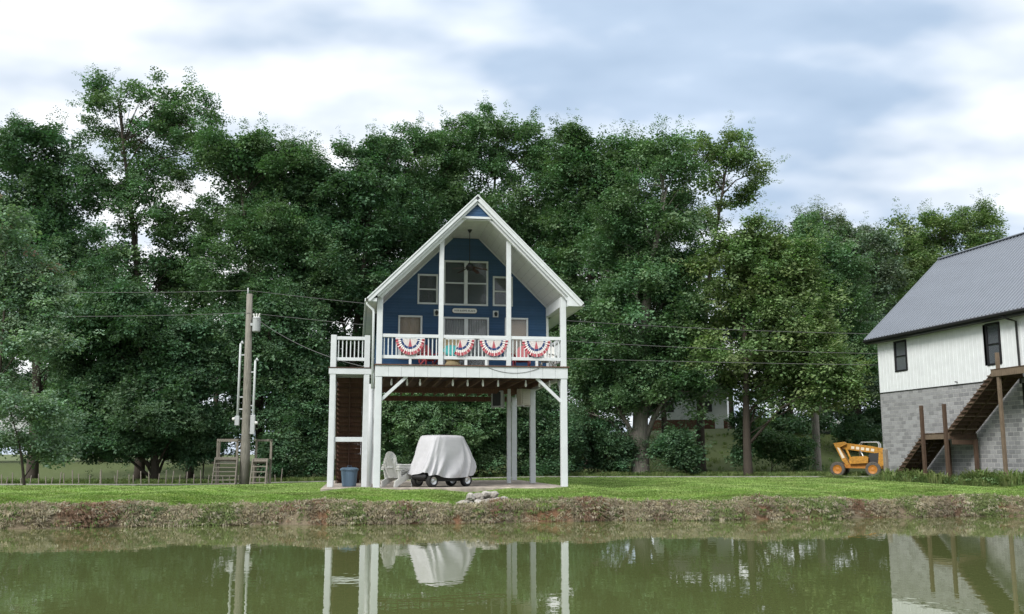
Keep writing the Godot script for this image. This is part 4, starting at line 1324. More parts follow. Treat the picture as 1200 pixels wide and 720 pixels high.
func make_trees() -> void:
	var sprays := [leaf_spray(1, 22, 0.24), leaf_spray(2, 24, 0.22), leaf_spray(3, 20, 0.27)]
	var tint := [Color(0.14, 0.245, 0.125), Color(0.11, 0.205, 0.112), Color(0.19, 0.285, 0.12), Color(0.16, 0.225, 0.16), Color(0.28, 0.38, 0.26)]
	var specs := tree_specs()
	var lumps := FastNoiseLite.new()
	lumps.seed = 44
	lumps.frequency = 0.26
	lumps.fractal_octaves = 2
	for i in specs.size():
		var s: Array = specs[i]
		var back: bool = s[0] == "forest_tree"
		var base := Vector3(s[3], gy(s[3], s[4]), s[4])
		var o := thing(s[0], s[1], "shrub" if s[0] == "shrub" else "tree", base, 0, s[2])
		var lobes: Array = s[8]
		# trunk leans a little towards the middle of the crown
		var topc := Vector3.ZERO
		for l in lobes:
			if l[1] > topc.y:
				topc = Vector3(l[0], l[1], l[2])
		var tr: float = s[5]
		var bark: Material = M.pale_bark if tr > 0.6 or s[1].begins_with("pale-trunked") else M.bark
		var axis := []
		var rad := []
		var hgt := topc.y - base.y
		for k in 8:
			var t := k / 7.0
			var wob := Vector3(sin(t * 5 + i), 0, cos(t * 4 + i * 2)) * 0.25 * t * minf(1.0, hgt / 12.0)
			axis.append(Vector3((topc.x - base.x) * t * t, -0.4 + (hgt + 0.4) * t, (topc.z - base.z) * t) + wob)
			rad.append(tr * (1.0 - 0.85 * t) * (1.25 if k == 0 else 1.0))
		if s[0] != "shrub":
			axis.insert(1, axis[0].lerp(axis[1], 0.25))
			rad.insert(1, tr * 1.02)
			rad[0] = tr * 1.45
		tube(o, "trunk" if s[0] != "shrub" else "stem", bark, axis, rad, 10)
		var bufs := [PackedFloat32Array(), PackedFloat32Array()]
		var tc: Color = tint[s[6]]
		var parts := lobes.duplicate()
		if s[0] == "tall_tree":
			# smaller tufts of crown standing out of the main ones
			for l in lobes:
				for q in 4:
					var a := rng.randf_range(-0.5, PI + 0.5)
					var k := rng.randf_range(0.22, 0.42)
					parts.append([l[0] + cos(a) * l[3] * 0.98, l[1] + sin(a) * l[4] * 1.02, l[2] + rng.randf_range(-0.6, 0.6) * l[3], l[3] * k, l[4] * k * 1.15])
		for li in parts.size():
			var l: Array = parts[li]
			var c := Vector3(l[0], l[1], l[2]) - base
			var R := Vector3(l[3], l[4], l[3] * 0.85)
			# a limb from the trunk into this part of the crown, forking into boughs
			var from_t := clampf((c.y - R.y * 0.9) / maxf(hgt, 0.1), 0.12, 0.9)
			var fi := from_t * (axis.size() - 1)
			var fp: Vector3 = axis[int(fi)].lerp(axis[mini(int(fi) + 1, axis.size() - 1)], fi - int(fi))
			var lr := clampf(tr * (0.42 if li < lobes.size() else 0.14) * (1.0 - from_t * 0.6), 0.02, 0.3)
			var st := begin(true)
			var mid := fp.lerp(c, 0.5) + Vector3(0, 0.12 * (c - fp).length(), 0)
			put_tube(st, [fp, mid, c], [lr, lr * 0.7, lr * 0.4], 6)
			if not back:
				for f in (7 if li < lobes.size() else 2):
					var dv := Vector3(rng.randf_range(-1, 1), rng.randf_range(-0.2, 1), rng.randf_range(-1, 1)).normalized()
					var e := c + dv * R * 0.85
					var m2 := c.lerp(e, 0.5) + Vector3(0, 0.2, 0)
					var stt := mid.lerp(c, rng.randf_range(0.3, 1.0))
					put_tube(st, [stt, m2, e], [lr * 0.4, lr * 0.25, 0.012], 4, false)
			part(o, "limb" if li < lobes.size() else "branch", done(st, true), bark)
			var area := 4.0 * PI * pow((pow(R.x * R.y, 1.6) + pow(R.x * R.z, 1.6) + pow(R.y * R.z, 1.6)) / 3.0, 0.625)
			var small: bool = s[0] == "shrub" or R.y < 1.6
			var rb0 := 0.55 if small else 0.85
			var nb := int(ceil(s[7] * area / (1.25 * rb0 * rb0) * (0.5 if back else (0.8 if li < lobes.size() else 0.5) if s[0] == "tall_tree" else 1.0)))
			for bI in nb:
				var dv := Vector3(rng.randfn(), rng.randfn(), rng.randfn()).normalized()
				if dv.y < -0.4 and rng.randf() < 0.6:
					dv.y = -dv.y
				# the crown is lumpy: noise pushes some boughs out and leaves hollows between
				var lump := 1.0 + 0.9 * lumps.get_noise_3d((base.x + c.x + dv.x * R.x) * 0.9, (c.y + dv.y * R.y) * 0.9, (base.z + c.z + dv.z * R.z) * 0.9)
				if lump < 0.94 and rng.randf() < 0.7:
					continue
				var rb := rb0 * rng.randf_range(0.55, 1.3)
				var reach := lump * lerpf(0.55, 1.05, sqrt(rng.randf()))
				var bp := c + dv * (R - Vector3.ONE * rb * 0.3) * reach
				if bp.y < 0.25:
					bp.y = 0.25 + rng.randf() * 0.3
				var bt := rng.randf_range(0.74, 1.26)
				var warm := rng.randf_range(0.88, 1.16) if s[6] != 4 else rng.randf_range(0.85, 1.02)
				var nq := 6 if back else 8
				var shoot := reach > 0.98 and not back
				for q in nq + (3 if shoot else 0):
					var d2 := Vector3(rng.randfn(), rng.randfn() + 0.4, rng.randfn()).normalized()
					var pp := bp + d2 * Vector3(rb, rb * 0.6, rb) * rng.randf_range(0.4, 1.0)
					var sc := rng.randf_range(0.65, 1.15) * (1.4 if back else 1.0) * (0.75 if small else 1.0)
					if q >= nq:
						# a shoot that stands out of the crown
						pp = bp + (dv + Vector3(0, 0.5, 0)).normalized() * (rb * 0.6 + 0.42 * (q - nq + 1)) + d2 * 0.12
						sc *= 0.62 - 0.08 * (q - nq)
					var bs := Basis.from_euler(Vector3(rng.randf_range(-0.6, 0.6), rng.randf() * TAU, rng.randf_range(-0.6, 0.6))).scaled(Vector3.ONE * sc)
					var v := bt * rng.randf_range(0.82, 1.22)
					var col := Color(tc.r * v * warm, tc.g * v, tc.b * v)
					if s[6] == 4 and pp.y > 10.0 and rng.randf() < 0.05:
						col = Color(0.36, 0.25, 0.18) * v
					push(bufs[q % 2], bs, pp, col)
		for q in 2:
			scatter(o, "crown" if s[0] != "shrub" else "foliage", sprays[(i + q) % 3], M.leaf, bufs[q])

func tree_specs() -> Array:
	return [
		["tall_tree","dark broad crown at the left picture edge, behind the pale young tree","tall trees of the woods behind the house",-34.7,-72.0,0.42,1,1.00,[[-36.0,24.7,-71.0,2.63,1.75],[-37.4,21.8,-71.7,3.01,3.13],[-34.3,21.5,-72.3,3.01,3.13],[-36.9,17.1,-73.0,3.76,3.13],[-32.8,15.5,-71.3,2.82,3.13],[-36.0,11.8,-72.0,3.88,2.82],[-33.4,10.6,-72.7,2.50,2.50]]],
		["tall_tree","tallest tree of the picture, airy top rising above all other crowns on the left","tall trees of the woods behind the house",-27.7,-74.0,0.38,0,0.42,[[-30.5,29.5,-73.0,2.06,1.67],[-28.0,29.4,-73.7,2.32,1.80],[-25.5,28.6,-74.3,2.06,1.93],[-31.9,26.9,-75.0,2.19,1.67],[-28.5,26.3,-73.3,2.57,1.80],[-25.2,25.6,-74.0,2.45,1.93],[-28.1,23.3,-74.7,2.57,1.93],[-28.7,20.1,-73.0,2.70,2.25],[-29.4,16.6,-73.7,3.54,2.70],[-27.3,15.4,-74.3,2.57,2.70]]],
		["tall_tree","narrow tree under the sky notch, right of the tallest tree","tall trees of the woods behind the house",-24.6,-76.0,0.30,0,0.85,[[-25.1,17.5,-75.0,2.38,2.78],[-24.5,14.3,-75.7,2.64,2.64],[-25.7,11.0,-76.3,2.78,2.38],[-24.5,8.4,-77.0,2.64,2.38]]],
		["tall_tree","full green crown right of the sky notch, above the utility pole","tall trees of the woods behind the house",-18.2,-72.0,0.40,0,1.00,[[-21.0,23.9,-71.0,2.13,1.63],[-18.6,23.6,-71.7,2.63,2.00],[-20.4,20.6,-72.3,2.88,2.88],[-17.3,20.8,-73.0,3.01,2.88],[-19.0,16.1,-71.3,3.88,3.44],[-16.2,15.0,-72.0,2.88,3.13],[-19.1,11.2,-72.7,3.63,3.13]]],
		["tall_tree","vine-covered tree standing right behind the utility pole","tall trees of the woods behind the house",-15.7,-68.0,0.30,1,1.00,[[-16.5,9.9,-67.0,2.37,2.84],[-15.0,8.2,-67.7,2.72,3.31],[-16.7,5.3,-68.3,2.60,2.72],[-14.9,3.5,-69.0,2.72,2.13]]],
		["tall_tree","dense dark crown beside the left slope of the blue house roof","tall trees of the woods behind the house",-12.4,-74.0,0.42,1,1.00,[[-13.6,22.1,-73.0,2.96,2.45],[-10.6,23.0,-73.7,2.83,2.57],[-14.2,18.1,-74.3,3.35,3.35],[-10.7,18.2,-75.0,3.54,3.35],[-12.9,12.9,-73.3,3.86,3.60],[-9.8,13.4,-74.0,3.22,3.35],[-13.3,8.2,-74.7,3.60,3.09]]],
		["tall_tree","round-topped tree whose crown shows just left of the house peak","tall trees of the woods behind the house",-7.2,-78.0,0.40,0,0.78,[[-8.5,25.6,-77.0,2.44,2.31],[-5.7,24.9,-77.7,2.71,2.85],[-7.8,21.5,-78.3,3.66,3.26],[-8.4,17.0,-79.0,4.07,3.53],[-6.8,12.2,-77.3,4.07,3.53]]],
		["tall_tree","loose high crown right above the peak of the blue house","tall trees of the woods behind the house",-1.7,-80.0,0.40,0,0.58,[[-3.9,27.7,-79.0,2.50,2.09],[-1.1,28.4,-79.7,3.06,1.95],[1.8,27.5,-80.3,2.50,2.23],[-2.2,25.5,-81.0,3.62,2.50],[1.8,23.4,-79.3,2.92,2.78],[-2.1,20.4,-80.0,4.31,3.20],[2.9,19.8,-80.7,3.20,3.06],[0.0,15.5,-79.0,4.87,3.62]]],
		["tall_tree","feathery crown beyond the right slope of the blue house roof","tall trees of the woods behind the house",5.9,-76.0,0.40,0,0.78,[[4.9,24.1,-75.0,2.38,2.78],[6.8,24.8,-75.7,2.38,2.38],[9.3,24.3,-76.3,2.25,2.64],[6.2,21.1,-77.0,3.57,3.04],[8.4,19.3,-75.3,3.04,3.04],[6.0,16.0,-76.0,3.57,3.44],[6.0,11.7,-76.7,3.57,3.30],[6.5,7.6,-75.0,3.30,2.91]]],
		["tall_tree","massive tree with a thick bare trunk foot, right of the blue house","tall trees of the woods behind the house",8.5,-66.0,0.62,0,1.00,[[10.4,20.5,-65.0,2.30,2.64],[9.9,17.1,-65.7,3.44,2.87],[8.5,13.6,-66.3,3.67,2.98],[10.9,13.2,-67.0,2.41,3.10],[8.3,9.7,-65.3,3.90,2.87],[10.4,8.3,-66.0,2.41,2.64],[8.2,7.2,-66.7,3.67,2.18],[10.2,6.0,-65.0,2.30,1.84],[6.9,5.4,-65.7,2.30,1.15]]],
		["tall_tree","spreading tree whose thin limbs reach right into the open sky","tall trees of the woods behind the house",13.7,-72.0,0.34,2,0.42,[[13.7,23.9,-71.0,2.13,1.63],[16.2,24.6,-71.7,2.38,1.38],[18.1,23.3,-72.3,1.50,1.50],[15.6,22.1,-73.0,2.38,1.75],[13.7,19.2,-71.3,2.25,1.88]]],
		["tall_tree","bright layered tree left of the white building, on a dark slim trunk","tall trees of the woods behind the house",15.2,-64.0,0.30,2,0.95,[[14.6,14.8,-63.0,2.00,1.89],[17.2,14.3,-63.7,2.34,2.11],[15.9,12.1,-64.3,2.89,2.34],[18.6,11.1,-65.0,2.78,2.23],[15.0,9.2,-63.3,3.12,2.23],[18.7,8.1,-64.0,2.89,2.23],[16.9,6.8,-64.7,2.89,1.89],[19.4,6.2,-63.0,2.11,1.89]]],
		["tall_tree","pale-trunked tree behind the yellow loader, under the layered crown","tall trees of the woods behind the house",22.7,-74.0,0.34,0,0.90,[[21.4,17.1,-73.0,2.45,2.19],[23.6,15.9,-73.7,2.57,2.83],[23.8,12.1,-74.3,2.83,2.96],[25.2,8.9,-75.0,2.32,2.57]]],
		["tall_tree","grey-green crown left of the white building's roof corner","tall trees of the woods behind the house",29.5,-84.0,0.36,3,1.00,[[27.2,20.3,-83.0,2.48,1.90],[30.1,19.4,-83.7,2.78,2.48],[29.7,15.7,-84.3,3.36,3.36],[31.6,12.0,-85.0,2.92,3.36],[29.3,7.8,-83.3,3.07,3.07]]],
		["tall_tree","light green treetop rising over the dark metal roof, left one","tall trees of the woods behind the house",36.4,-92.0,0.30,2,0.80,[[36.4,21.5,-91.0,2.40,2.24],[38.0,19.4,-91.7,2.72,2.88],[36.2,16.2,-92.3,2.88,3.20],[35.7,11.4,-93.0,2.72,3.36]]],
		["tall_tree","light green treetop rising over the dark metal roof, right one","tall trees of the woods behind the house",41.0,-92.0,0.30,2,0.75,[[40.5,22.7,-91.0,2.72,2.24],[44.1,23.1,-91.7,2.72,2.24],[42.3,19.9,-92.3,3.68,2.88],[45.2,18.8,-93.0,2.88,2.88]]],
		["broad_tree","low dark spreading tree with drooping boughs over the lawn edge on the left","",-23.6,-66.0,0.30,1,1.05,[[-25.7,11.1,-65.0,3.44,2.07],[-28.1,9.4,-65.7,2.64,2.07],[-23.5,9.5,-66.3,2.98,2.30],[-26.8,7.5,-67.0,4.13,2.30],[-22.4,6.6,-65.3,2.98,2.07],[-28.0,5.5,-66.0,2.75,1.84],[-25.1,4.5,-66.7,4.25,1.72],[-21.6,4.0,-65.0,2.30,1.49],[-25.4,2.8,-65.7,2.87,0.92],[-28.0,2.6,-66.3,2.58,0.86],[-23.1,2.5,-67.0,2.41,0.86],[-29.3,3.7,-65.3,2.01,1.03]]],
		["young_tree","pale grey-green young tree with reddish tips at the left picture edge","",-26.1,-50.0,0.16,4,0.70,[[-25.7,12.3,-49.0,1.48,1.57],[-25.4,10.3,-49.7,1.83,1.48],[-24.6,10.0,-50.3,1.39,0.96],[-26.8,8.2,-51.0,2.00,1.39],[-24.2,7.8,-49.3,1.65,1.04],[-26.5,5.7,-50.0,2.00,1.48]]],
		["young_tree","low pale bough-layered sapling under the left picture edge","",-24.4,-50.0,0.09,4,0.50,[[-25.0,4.4,-49.0,1.91,0.61],[-24.0,3.9,-49.7,1.48,0.52],[-25.1,2.7,-50.3,2.00,0.65],[-24.1,2.0,-51.0,1.30,0.39]]],
		["forest_tree","dark tree in the back row of the woods, seen only through gaps between nearer crowns","back row of the woods",-53.7,-94.8,0.30,1,0.80,[[-57.2,30.3,-93.8,3.76,2.80],[-57.0,26.1,-94.5,3.38,2.80],[-56.1,21.9,-95.2,4.36,2.80],[-54.6,17.8,-95.8,4.18,2.80],[-55.4,13.3,-94.2,3.92,2.80],[-55.2,9.2,-94.8,3.50,2.80],[-55.9,5.2,-95.5,3.55,2.80]]],
		["forest_tree","dark tree in the back row of the woods, seen only through gaps between nearer crowns","back row of the woods",-47.7,-103.1,0.30,1,0.80,[[-47.6,23.4,-102.1,4.60,3.05],[-47.7,18.9,-102.8,3.83,3.05],[-49.7,14.4,-103.5,4.37,3.05],[-48.0,10.0,-104.1,4.66,3.05],[-46.3,5.4,-102.5,3.70,3.05]]],
		["forest_tree","dark tree in the back row of the woods, seen only through gaps between nearer crowns","back row of the woods",-40.9,-99.3,0.30,1,0.80,[[-40.9,17.3,-98.3,4.06,2.93],[-42.7,13.0,-98.9,4.03,2.93],[-43.1,8.7,-99.6,4.58,2.93],[-40.1,4.5,-100.3,4.11,2.93]]],
		["forest_tree","dark tree in the back row of the woods, seen only through gaps between nearer crowns","back row of the woods",-28.7,-95.6,0.30,1,0.80,[[-27.6,16.7,-94.6,3.99,2.83],[-27.8,12.6,-95.3,4.31,2.83],[-29.1,8.5,-95.9,3.81,2.83],[-28.8,4.4,-96.6,3.83,2.83]]],
		["forest_tree","dark tree in the back row of the woods, seen only through gaps between nearer crowns","back row of the woods",-20.1,-93.9,0.30,1,0.80,[[-21.5,26.1,-92.9,4.20,2.78],[-22.4,22.0,-93.6,3.32,2.78],[-20.3,17.9,-94.3,3.59,2.78],[-20.7,13.8,-94.9,3.81,2.78],[-20.9,9.5,-93.3,4.41,2.78],[-21.4,5.5,-93.9,3.74,2.78]]],
		["forest_tree","dark tree in the back row of the woods, seen only through gaps between nearer crowns","back row of the woods",-13.8,-94.4,0.30,1,0.80,[[-13.7,25.0,-93.4,3.60,2.79],[-14.7,20.9,-94.1,4.14,2.79],[-14.8,16.7,-94.8,3.93,2.79],[-12.7,12.6,-95.4,3.40,2.79],[-15.4,8.3,-93.8,3.55,2.79],[-12.9,4.3,-94.4,3.99,2.79]]],
		["forest_tree","dark tree in the back row of the woods, seen only through gaps between nearer crowns","back row of the woods",-6.5,-94.8,0.30,1,0.80,[[-7.3,26.4,-93.8,3.50,2.80],[-6.9,22.2,-94.5,3.35,2.80],[-6.0,18.1,-95.2,4.33,2.80],[-5.0,13.9,-95.8,4.15,2.80],[-4.9,9.6,-94.2,3.32,2.80],[-7.3,5.5,-94.8,4.41,2.80]]],
		["forest_tree","dark tree in the back row of the woods, seen only through gaps between nearer crowns","back row of the woods",0.0,-101.3,0.30,1,0.80,[[-0.4,25.7,-100.3,4.69,3.00],[0.5,21.3,-101.0,4.53,3.00],[-0.8,16.9,-101.6,3.76,3.00],[-0.2,12.5,-102.3,3.69,3.00],[-0.5,7.9,-100.6,4.71,3.00],[-0.6,3.6,-101.3,3.54,3.00]]],
		["forest_tree","dark tree in the back row of the woods, seen only through gaps between nearer crowns","back row of the woods",7.9,-92.5,0.30,1,0.80,[[7.0,23.7,-91.5,4.10,2.74],[7.7,19.6,-92.2,3.55,2.74],[6.7,15.6,-92.9,4.32,2.74],[7.9,11.6,-93.5,3.45,2.74],[6.4,7.4,-91.9,3.28,2.74],[6.8,3.5,-92.5,3.98,2.74]]],
		["forest_tree","dark tree in the back row of the woods, seen only through gaps between nearer crowns","back row of the woods",14.5,-93.8,0.30,1,0.80,[[13.2,19.1,-93.8,3.82,2.77],[13.9,14.9,-93.8,4.40,2.77],[13.4,10.8,-93.8,3.87,2.77]]],
		["forest_tree","dark tree in the back row of the woods, seen only through gaps between nearer crowns","back row of the woods",22.6,-101.3,0.30,1,0.80,[[22.8,17.8,-101.3,4.74,2.99],[22.9,13.3,-101.3,3.82,2.99]]],
		["forest_tree","dark tree in the back row of the woods, seen only through gaps between nearer crowns","back row of the woods",27.4,-96.9,0.30,1,0.80,[[26.2,19.5,-95.9,3.87,2.87],[27.0,15.3,-96.6,4.42,2.87],[29.2,11.1,-97.3,3.96,2.87],[26.2,6.9,-97.9,3.67,2.87],[26.4,2.7,-96.3,3.62,2.87]]],
		["forest_tree","dark tree in the back row of the woods, seen only through gaps between nearer crowns","back row of the woods",32.5,-94.8,0.30,1,0.80,[[34.4,16.6,-93.8,3.46,2.80],[31.4,12.5,-94.4,4.37,2.80],[33.3,8.4,-95.1,4.44,2.80],[32.7,4.3,-95.8,4.34,2.80]]],
		["forest_tree","dark tree in the back row of the woods, seen only through gaps between nearer crowns","back row of the woods",41.1,-99.8,0.30,1,0.80,[[42.9,17.4,-98.8,4.38,2.95],[41.7,13.1,-99.5,3.59,2.95],[40.7,8.8,-100.2,4.54,2.95],[43.3,4.5,-100.8,4.60,2.95]]],
		["forest_tree","dark tree in the back row of the woods, seen only through gaps between nearer crowns","back row of the woods",47.8,-96.0,0.30,1,0.80,[[49.3,19.3,-95.0,4.28,2.84],[49.3,15.2,-95.7,4.29,2.84],[48.8,11.0,-96.4,4.11,2.84],[49.4,6.9,-97.0,3.65,2.84],[49.1,2.7,-95.4,4.46,2.84]]],
		["forest_tree","dark tree in the back row of the woods, seen only through gaps between nearer crowns","back row of the woods",52.6,-92.9,0.30,1,0.80,[[55.7,23.7,-91.9,4.32,2.75],[54.7,19.7,-92.6,3.28,2.75],[55.5,15.7,-93.2,3.38,2.75],[55.8,11.6,-93.9,3.99,2.75],[51.2,7.4,-92.2,3.42,2.75],[53.3,3.5,-92.9,3.87,2.75]]],
		["shrub","vine tangle at the foot of the trees between the pole and the house stairs","shrubs under the trees",-13.3,-66.0,0.05,1,1.10,[[-14.5,2.1,-66.0,1.95,1.38],[-12.5,2.9,-66.0,1.72,2.18],[-13.0,5.7,-66.0,1.61,2.07]]],
		["shrub","low shrub behind the wooden stand left of the utility pole","shrubs under the trees",-20.5,-66.0,0.05,1,1.10,[[-20.6,2.6,-66.0,1.38,1.49],[-20.3,4.6,-66.0,1.03,1.38]]],
		["shrub","leafy shrub mass seen left under the raised house","shrubs under the trees",-6.4,-62.0,0.05,0,1.10,[[-7.0,3.6,-62.0,1.94,2.48],[-5.3,2.8,-62.0,1.83,2.16],[-6.5,1.5,-62.0,2.16,0.97]]],
		["shrub","bright leafy boughs hanging behind the cart under the raised house","shrubs under the trees",-2.2,-64.0,0.05,0,1.10,[[-3.5,3.9,-63.0,2.23,2.00],[-1.4,4.5,-63.7,2.11,1.67],[-2.2,1.8,-64.3,2.56,1.22],[0.0,2.9,-65.0,1.89,2.00]]],
		["shrub","dark thicket between the rear house posts and the right front post","shrubs under the trees",2.2,-64.0,0.05,1,1.10,[[1.7,4.0,-64.0,1.78,2.78],[3.0,2.6,-64.0,1.67,2.00],[2.2,1.4,-64.0,2.23,0.78]]],
		["shrub","dark bush left of the thick bare trunk","shrubs under the trees",5.7,-66.0,0.05,1,1.10,[[5.4,2.9,-66.0,1.72,1.95],[6.5,2.1,-66.0,1.26,1.26]]],
		["shrub","dark rounded bush right of the thick bare trunk","shrubs under the trees",11.3,-64.0,0.05,1,1.10,[[10.6,2.4,-64.0,1.11,1.34],[11.3,1.9,-64.0,0.89,0.89]]],
		["shrub","small ivy bush round the slim trunk left of the loader","shrubs under the trees",15.4,-66.0,0.05,1,1.10,[[15.5,3.5,-66.0,0.80,1.38],[15.2,2.1,-66.0,1.03,0.92]]],
		["shrub","grass-green bush on the slope behind the loader","shrubs under the trees",18.8,-72.0,0.05,0,1.10,[[18.9,2.7,-72.0,1.63,1.13],[20.7,2.4,-72.0,1.38,1.00]]],
		["shrub","dark hedge bush right behind the loader's boom","shrubs under the trees",29.7,-84.0,0.05,1,1.10,[[29.0,4.0,-84.0,1.90,1.31],[31.2,4.3,-84.0,1.61,1.46]]],
		["near_shore_tree","tree on the near shore facing the house, mirrored in its panes","trees on the near shore, mirrored in the panes",-20.0,27.0,0.35,1,0.80,[[-21.4,26.0,27.0,2.60,2.21],[-20.4,22.5,27.0,3.40,2.89],[-19.6,18.5,27.0,3.70,3.15],[-18.6,14.0,27.0,3.60,3.06],[-21.4,9.5,27.0,3.20,2.72]]],
		["near_shore_tree","tree on the near shore facing the house, mirrored in its panes","trees on the near shore, mirrored in the panes",-15.0,30.0,0.35,1,0.80,[[-13.7,27.0,30.0,2.60,2.21],[-16.4,23.5,30.0,3.40,2.89],[-15.4,19.5,30.0,3.70,3.15],[-14.6,15.0,30.0,3.60,3.06],[-13.7,10.5,30.0,3.20,2.72]]],
		["near_shore_tree","tree on the near shore facing the house, mirrored in its panes","trees on the near shore, mirrored in the panes",-10.0,27.0,0.35,1,0.80,[[-9.6,28.0,27.0,2.60,2.21],[-8.7,24.5,27.0,3.40,2.89],[-11.3,20.5,27.0,3.70,3.15],[-10.4,16.0,27.0,3.60,3.06],[-9.6,11.5,27.0,3.20,2.72]]],
		["near_shore_tree","tree on the near shore facing the house, mirrored in its panes","trees on the near shore, mirrored in the panes",-5.0,30.0,0.35,1,0.80,[[-5.5,26.0,30.0,2.60,2.21],[-4.5,22.5,30.0,3.40,2.89],[-3.6,18.5,30.0,3.70,3.15],[-6.3,14.0,30.0,3.60,3.06],[-5.5,9.5,30.0,3.20,2.72]]],
		["near_shore_tree","tree on the near shore facing the house, mirrored in its panes","trees on the near shore, mirrored in the panes",0.0,27.0,0.35,1,0.80,[[-1.4,27.0,27.0,2.60,2.21],[-0.5,23.5,27.0,3.40,2.89],[0.5,19.5,27.0,3.70,3.15],[1.4,15.0,27.0,3.60,3.06],[-1.4,10.5,27.0,3.20,2.72]]],
		["near_shore_tree","tree on the near shore facing the house, mirrored in its panes","trees on the near shore, mirrored in the panes",5.0,30.0,0.35,1,0.80,[[6.3,28.0,30.0,2.60,2.21],[3.6,24.5,30.0,3.40,2.89],[4.5,20.5,30.0,3.70,3.15],[5.5,16.0,30.0,3.60,3.06],[6.3,11.5,30.0,3.20,2.72]]],
		["near_shore_tree","tree on the near shore facing the house, mirrored in its panes","trees on the near shore, mirrored in the panes",10.0,27.0,0.35,1,0.80,[[10.4,26.0,27.0,2.60,2.21],[11.3,22.5,27.0,3.40,2.89],[8.7,18.5,27.0,3.70,3.15],[9.6,14.0,27.0,3.60,3.06],[10.4,9.5,27.0,3.20,2.72]]],
		["near_shore_tree","tree on the near shore facing the house, mirrored in its panes","trees on the near shore, mirrored in the panes",15.0,30.0,0.35,1,0.80,[[14.6,27.0,30.0,2.60,2.21],[15.4,23.5,30.0,3.40,2.89],[16.4,19.5,30.0,3.70,3.15],[13.7,15.0,30.0,3.60,3.06],[14.6,10.5,30.0,3.20,2.72]]],
	]

func blade_tuft(sd: int, n: int, spread: float, width: float, droop: float) -> ArrayMesh:
	var r := RandomNumberGenerator.new()
	r.seed = sd
	var st := SurfaceTool.new()
	st.begin(Mesh.PRIMITIVE_TRIANGLES)
	for i in n:
		var a := r.randf() * TAU
		var o := Vector3(cos(a), 0, sin(a))
		var p := o * spread * sqrt(r.randf())
		var s := Vector3(-o.z, 0, o.x) * width * r.randf_range(0.7, 1.3)
		var h := r.randf_range(0.55, 1.1)
		var lean := o * r.randf_range(0.15, 0.6) * (1 + droop)
		var m := p + lean * 0.4 + Vector3(0, h * 0.65, 0)
		var t := p + lean + Vector3(0, h * (1.0 - droop), 0)
		var v := r.randf_range(0.75, 1.25)
		st.set_color(Color(v * r.randf_range(0.92, 1.1), v, v * r.randf_range(0.85, 1.1)))
		quad(st, p - s, m - s * 0.8, m + s * 0.8, p + s)
		st.add_vertex(m - s * 0.8); st.add_vertex(t); st.add_vertex(m + s * 0.8)
	return st.commit()

func open_ground(x: float, z: float) -> bool:
	var l := house_frame().affine_inverse() * Vector3(x, 0.83, z)
	if l.x > -2.02 and l.x < 7.52 and l.z < 0.22 and l.z > -12.4:
		return false
	var b := barn_frame().affine_inverse() * Vector3(x, 1.1, z)
	if b.x > -0.1 and b.z < 0.1 and b.z > -9.5:
		return false
	return absf(z - (-60.6 + 0.02 * x + 0.4 * sin(x * 0.2))) > 1.75

